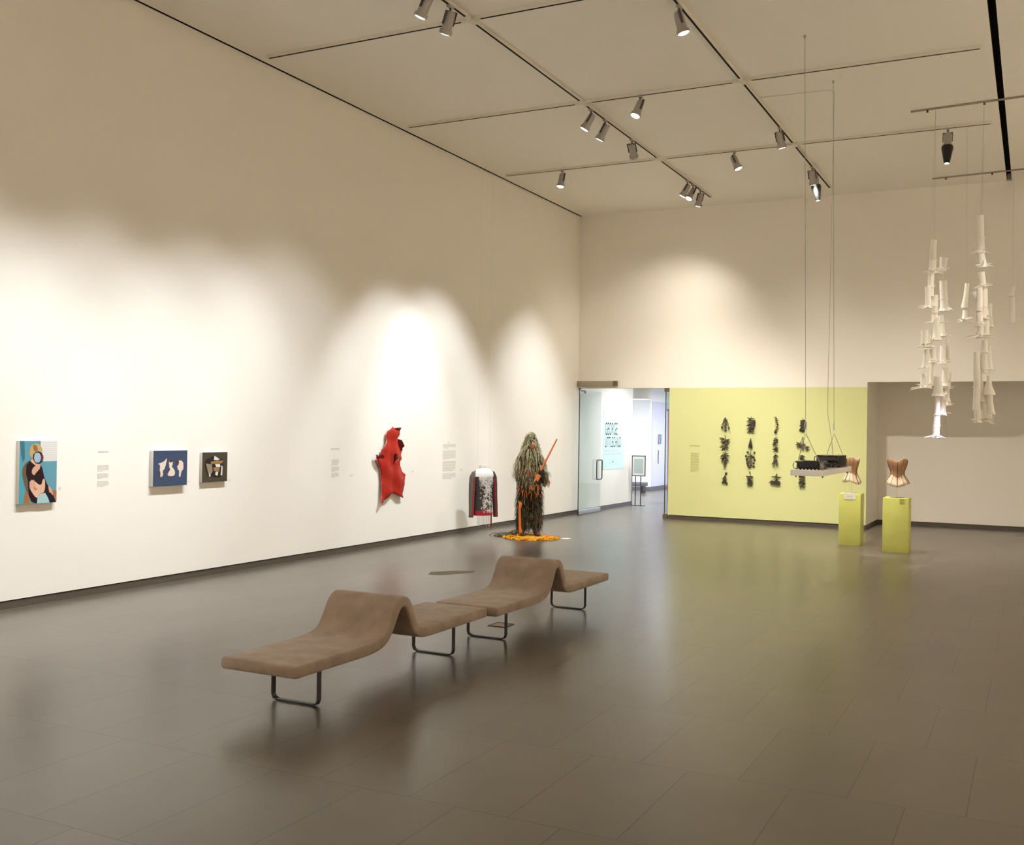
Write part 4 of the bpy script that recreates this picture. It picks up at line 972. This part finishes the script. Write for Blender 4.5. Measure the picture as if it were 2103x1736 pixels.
pcb = MB().tube([(X2 + .02, 15.60, ZC - .02), (X2 + .06, 15.6, ZC - .008), (-2.80, 15.66, ZC - .008), (-2.72, 15.67, ZC - .008), (-2.69, 15.67, ZC - .06), (-2.665, 15.32, 2.3), (-2.60, 15.28, 1.95), (-2.56, 15.27, 1.60)], .004, 6).obj('power_cable', THREAD)
tag(pcb, 'thin cable running from the second track run across the ceiling down to the shelf', 'cable')

# ------------------------------------------------------------------ corsets on plinths
def plinth(label, x0, x1, y0, dy, zt):
    t = thing('plinth', label, 'plinth', ((x0 + x1) / 2, y0 + dy / 2, 0))
    hx = (x1 - x0) / 2; hy = dy / 2
    bevel(MB().box((-hx, -hy, 0), (hx, hy, zt)).obj('block', PED_G, t), .004)
    return t, hx, hy
p1, hx, hy = plinth('lime green plinth with a white notice over its top edge, partly below the shelf', -3.142, -2.765, 19.33, .40, .925)
MB().box((-.095, -hy - .006, .825), (.10, -hy - .002, .92)).box((-.095, -hy - .006, .926), (.10, -hy + .09, .930)).obj('notice', PAPER, p1)
nb = MB()
for k in range(3): nb.box((-.06, -hy - .0075, .85 + .02 * k), (.06, -hy - .0062, .856 + .02 * k))
nb.obj('notice_print', VINYL, p1)
p2, hx2, hy2 = plinth('lime green plinth with a small darker green text, standing clear of the shelf', -2.302, -1.887, 18.60, .42, .922)
tx = MB()
for k in range(9): tx.box((.065, -hy2 - .0015, .822 + .0105 * k), (.065 + .09 - .012 * (k % 3), -hy2 - .0005, .829 + .0105 * k))
tx.obj('small_print', PED_S, p2)
def corset(label, loc, rz, zb):
    t = thing('corset', label, 'corset', loc, rz)
    def ringz(rx, ry, zf, n=40, dz=0.):
        out = []
        for k in range(n):
            a = 2 * PI * k / n; fx = math.cos(a); fy = math.sin(a); fr_ = max(0, -fy)
            out.append((rx * fx, ry * fy, zf(a)))
        return out
    sweet = lambda a: .385 + .025 * abs(math.sin(2 * (a + PI / 2))) * (1 if math.sin(a) < .2 else .2) - .035 * max(0, math.cos((a - 1.5 * PI))) ** 8 - .06 * max(0, math.sin(a))
    point = lambda a: -.02 - .06 * max(0, -math.sin(a)) ** 3 - .03 * max(0, math.sin(a)) ** 3
    lv = []
    for u, rx, ry in ((0, .192, .152), (.12, .166, .128), (.25, .131, .102), (.36, .107, .086), (.48, .104, .084), (.62, .121, .094), (.76, .143, .112), (.9, .154, .120), (1, .150, .110)):
        lv.append(ringz(rx, ry, lambda a, u=u: point(a) * (1 - u) + sweet(a) * u))
    def panel(i, k):
        a = (k + .5) / 40 * 360
        if i >= 3: return 2 if (k % 40) in (29, 30) and False else 0
        return 1
    m = MB(); m.loft(lv, 0, mis=panel); 
    o = m.obj('shell', [CORS_B, CORS_C], t, 70)
    so_ = o.modifiers.new('thick', 'SOLIDIFY'); so_.thickness = .006; so_.offset = -1
    bo = MB()
    for kk in (30, 0, 20, 10):
        bo.tube([V3(lv[i][kk]) * 1.0 + V3((math.cos(2 * PI * kk / 40) * .003, math.sin(2 * PI * kk / 40) * .003, 0)) for i in range(9)], .007 if kk in (30,) else .009, 6)
    for kk in (26, 34, 23, 37): bo.tube([V3(lv[i][kk]) + V3((math.cos(2 * PI * kk / 40) * .001, math.sin(2 * PI * kk / 40) * .001, 0)) for i in range(9)], .003, 5)
    bo.obj('boning', CORS_D, t, 60)
    bi = MB().tube([V3(v) for v in lv[-1]] + [V3(lv[-1][0])], .005, 6, 0, False); bi.obj('top_binding', CORS_C, t, 60)
    sd = MB(); sd.tube([(0, 0, -zb + .008), (0, 0, .20)], .008, 8).tube([(-.11, 0, .20), (.11, 0, .20)], .006, 6).box((-.08, -.06, -zb), (.08, .06, -zb + .008))
    sd.obj('clear_stand', ACRYL, t)
    return t
corset('tan and cream corset partly hidden by the far end of the hanging shelf', (-2.955, 19.53, 1.17), math.radians(62), 1.17 - .926)
c2 = corset('tan and cream corset facing forward above the plinth on the right', (-2.095, 18.81, 1.185), math.radians(6), 1.185 - .923)
tag(MB().prism([(-2.20, 18.72), (-2.03, 18.68), (-1.97, 18.72), (-2.0, 18.80), (-2.17, 18.80)], lambda p, t: (p[0], p[1], t), .9235, .929).obj('metal_plate', STEEL_K), 'thin dark metal plate on top of the right plinth', 'plate')

# ------------------------------------------------------------------ hanging white stumps
def sculpture(label, loc, pieces, seed, rail_z):
    rnd = random.Random(seed)
    t = thing('hanging_sculpture', label, 'sculpture', loc)
    x0, y0, z0 = loc
    for (xt, zt, xb, zb, rt, rb, fl, dy) in pieces:
        y_ = dy; a = V3((xt - x0, y_, zt - z0)); b = V3((xb - x0, y_ + .01, zb - z0))
        L_ = (a - b).length; m = MB()
        pts_ = [a, a.lerp(b, .25) + V3((rnd.uniform(-.006, .006), 0, 0)), a.lerp(b, .55) + V3((rnd.uniform(-.006, .006), 0, 0)), a.lerp(b, .85), b]
        m.tube(pts_, [rt, rt * .97 + rb * .03, rt * .6 + rb * .4, rb, rb * 1.15], 12)
        if L_ > .35: m.tube([a.lerp(b, .6), a.lerp(b, .6) - V3((0, 0, .014))], rt * 1.25, 10)
        s = m.obj('stump', BONE, t, 50)
        if fl:
            f_ = MB(); c = b; n = 9
            for k in range(n):
                an = 2 * PI * (k + rnd.uniform(-.3, .3)) / n; ln = fl * rnd.uniform(.55, 1.25); d = V3((math.cos(an), math.sin(an), rnd.uniform(-.22, .38)))
                sd_ = V3((-math.sin(an), math.cos(an), 0)); w_ = rnd.uniform(.012, .022); tp = c + d * ln
                md = c + d * ln * .5 + V3((0, 0, .014))
                f_.tube([c + V3((0, 0, .012)), md, tp], [w_, w_ * .75, .003], 6)
            f_.tube([c + V3((0, 0, .03)), c - V3((0, 0, .012))], [rb * 1.05, rb * 1.3], 12)
            f_.obj('root_flange', BONE, s, 50)
    ys = sorted(set(p[7] for p in pieces))
    th = MB()
    xs = [p[0] for p in pieces]; top = max(p[1] for p in pieces)
    for p in pieces[:4]:
        th.tube([(p[0] - x0, p[7], p[1] - z0), (0, 0, rail_z - z0)], .0010, 4)
    th.tube([(xs[0] - x0, pieces[0][7], pieces[0][1] - z0), (pieces[-1][2] - x0, pieces[-1][7], min(p[3] for p in pieces) - z0)], .0012, 4)
    th.obj('thread', THREAD, t)
    return t
F = [(-1.42, 5.0, -1.44, 4.5, .045, .05, .16, 0), (-1.45, 4.52, -1.455, 4.14, .047, .04, 0, 0), (-1.5, 4.28, -1.48, 3.96, .042, .045, .17, -.05), (-1.40, 4.16, -1.40, 3.72, .045, .042, .16, .06), (-1.36, 3.80, -1.37, 3.47, .042, .06, .12, 0), (-1.53, 3.61, -1.53, 3.36, .052, .05, .15, -.08), (-1.47, 3.54, -1.48, 3.36, .04, .04, .13, .04), (-1.50, 3.31, -1.525, 3.03, .037, .04, .12, -.05), (-1.43, 3.33, -1.41, 3.13, .042, .045, .11, .05), (-1.54, 2.94, -1.51, 2.73, .045, .07, .20, -.06), (-1.425, 3.11, -1.41, 2.78, .037, .055, .14, .04), (-1.34, 2.9, -1.33, 2.61, .05, .075, .09, 0), (-1.34, 2.59, -1.345, 2.14, .04, .045, 0, 0), (-1.345, 2.14, -1.355, 1.97, .05, .05, .16, 0), (-1.28, 2.62, -1.275, 2.32, .04, .05, .14, .1), (-1.23, 2.64, -1.23, 2.54, .04, .05, .07, .12),
     (-1.318, 4.82, -1.335, 4.62, .06, .045, .10, .6), (-1.325, 4.45, -1.305, 3.98, .055, .06, .15, .6), (-1.35, 3.90, -1.335, 3.58, .04, .05, .13, .6), (-1.26, 3.53, -1.255, 3.16, .03, .035, .12, .6), (-1.31, 3.42, -1.31, 3.14, .045, .05, .10, .55), (-1.28, 3.07, -1.275, 2.79, .045, .05, .05, .6), (-1.245, 2.78, -1.24, 2.48, .035, .05, .12, .6), (-1.22, 3.0, -1.24, 2.75, .03, .035, .10, .7)]
sculpture('left and longer hanging column of white root-like stumps with a brightly lit tip', (-1.42, 17.1, 3.4), F, 3, ZC - .02)
RC = [(-.78, 5.33, -.76, 4.77, .052, .055, .13, 0), (-.76, 4.78, -.73, 4.55, .05, .06, .16, 0), (-.75, 4.48, -.72, 4.26, .05, .04, .13, .04), (-.77, 4.23, -.76, 3.66, .042, .045, .14, -.04), (-.83, 4.18, -.785, 3.94, .085, .02, 0, .03), (-.71, 4.22, -.70, 3.78, .045, .055, .12, .06), (-.75, 3.65, -.75, 3.49, .045, .05, .20, -.03), (-.68, 3.73, -.68, 3.51, .05, .05, .16, .05), (-.69, 3.44, -.70, 3.26, .045, .05, .07, 0), (-.70, 3.24, -.70, 2.96, .045, .05, .14, 0), (-.79, 3.26, -.79, 2.40, .048, .05, .07, -.05), (-.75, 2.93, -.73, 2.53, .04, .04, .06, .03), (-.63, 2.91, -.63, 2.62, .03, .085, 0, 0), (-.61, 2.62, -.59, 2.34, .04, .045, .07, 0), (-.78, 2.40, -.77, 2.21, .05, .045, .16, -.04), (-.72, 2.38, -.73, 2.24, .04, .05, .15, .05), (-.66, 2.49, -.66, 2.25, .035, .04, .14, .03), (-.62, 2.40, -.62, 2.20, .035, .04, .12, .08), (-.65, 4.05, -.65, 3.70, .04, .05, .12, .5), (-.66, 3.4, -.64, 3.0, .04, .05, .12, .5)]
sculpture('right hanging column of white root-like stumps with star-shaped flanges', (-.74, 17.1, 3.4), RC, 9, ZC - .02)
sculpture('short slim pair of white stumps hanging between the two big columns', (-1.05, 18.5, 4.2), [(-1.02, 4.5, -1.06, 4.10, .035, .045, 0, 0), (-1.05, 4.06, -1.06, 3.88, .035, .045, .17, 0)], 5, ZC - .02)
sculpture('faint short white stumps hanging alone at the far right', (-.41, 21.5, 4.5), [(-.41, 4.82, -.43, 4.64, .05, .045, .05, 0), (-.40, 4.62, -.39, 4.13, .03, .04, .14, 0)], 6, ZC - .02)
def rod(label, a, b):
    t = thing('hanging_rail', label, 'rail', (0, 0, 0))
    MB().tube([a, b], .016, 8).obj('rod', BRONZE, t, 40)
    n = 4
    for k in range(n):
        p = V3(a).lerp(V3(b), (k + .3) / n * .9); MB().tube([p + V3((0, 0, -.045)), p + V3((0, 0, .0))], .016, 8).obj('clamp', FIXD, t)
rod('nearer thin grey rod under the ceiling carrying the white hanging columns', (-1.79, 17.22, ZC - .014), (1.8, 16.95, ZC - .014))
rod('farther thin grey rod under the ceiling near the end wall', (-1.86, 21.9, ZC - .014), (1.8, 21.6, ZC - .014))

# ------------------------------------------------------------------ world, camera, view
w = bpy.data.worlds.new('World'); bpy.context.scene.world = w; w.use_nodes = True
w.node_tree.nodes['Background'].inputs['Color'].default_value = (1, .93, .82, 1); w.node_tree.nodes['Background'].inputs['Strength'].default_value = 0.0

FP, YAW, PIT, ROL = 2126.6, .4678, .0059, .0156
cy, sy, cp, sp, cr, sr = math.cos(YAW), math.sin(YAW), math.cos(PIT), math.sin(PIT), math.cos(ROL), math.sin(ROL)
Rz = Matrix(((cy, sy, 0), (-sy, cy, 0), (0, 0, 1))); Bm = Matrix(((1, 0, 0), (0, 0, -1), (0, 1, 0)))
Rp = Matrix(((1, 0, 0), (0, cp, sp), (0, -sp, cp))); Rr = Matrix(((cr, -sr, 0), (sr, cr, 0), (0, 0, 1)))
Rm = Rr @ Rp @ Bm @ Rz
cam = bpy.data.cameras.new('camera'); co = bpy.data.objects.new('camera', cam); C.objects.link(co)
right, up, back = Rm[0].copy(), -Rm[1], -Rm[2]
co.matrix_world = Matrix(((right.x, up.x, back.x, 0), (right.y, up.y, back.y, 0), (right.z, up.z, back.z, 2.0), (0, 0, 0, 1)))
cam.sensor_fit = 'HORIZONTAL'; cam.sensor_width = 36; cam.lens = 36 * FP / 2103; cam.clip_end = 200
bpy.context.scene.camera = co
bpy.context.scene.cycles.diffuse_bounces = 8
bpy.context.scene.cycles.max_bounces = 14
vs = bpy.context.scene.view_settings
vs.view_transform = 'Standard'; vs.look = 'None'; vs.exposure = 0.14; vs.gamma = 1.0; vs.use_curve_mapping = False
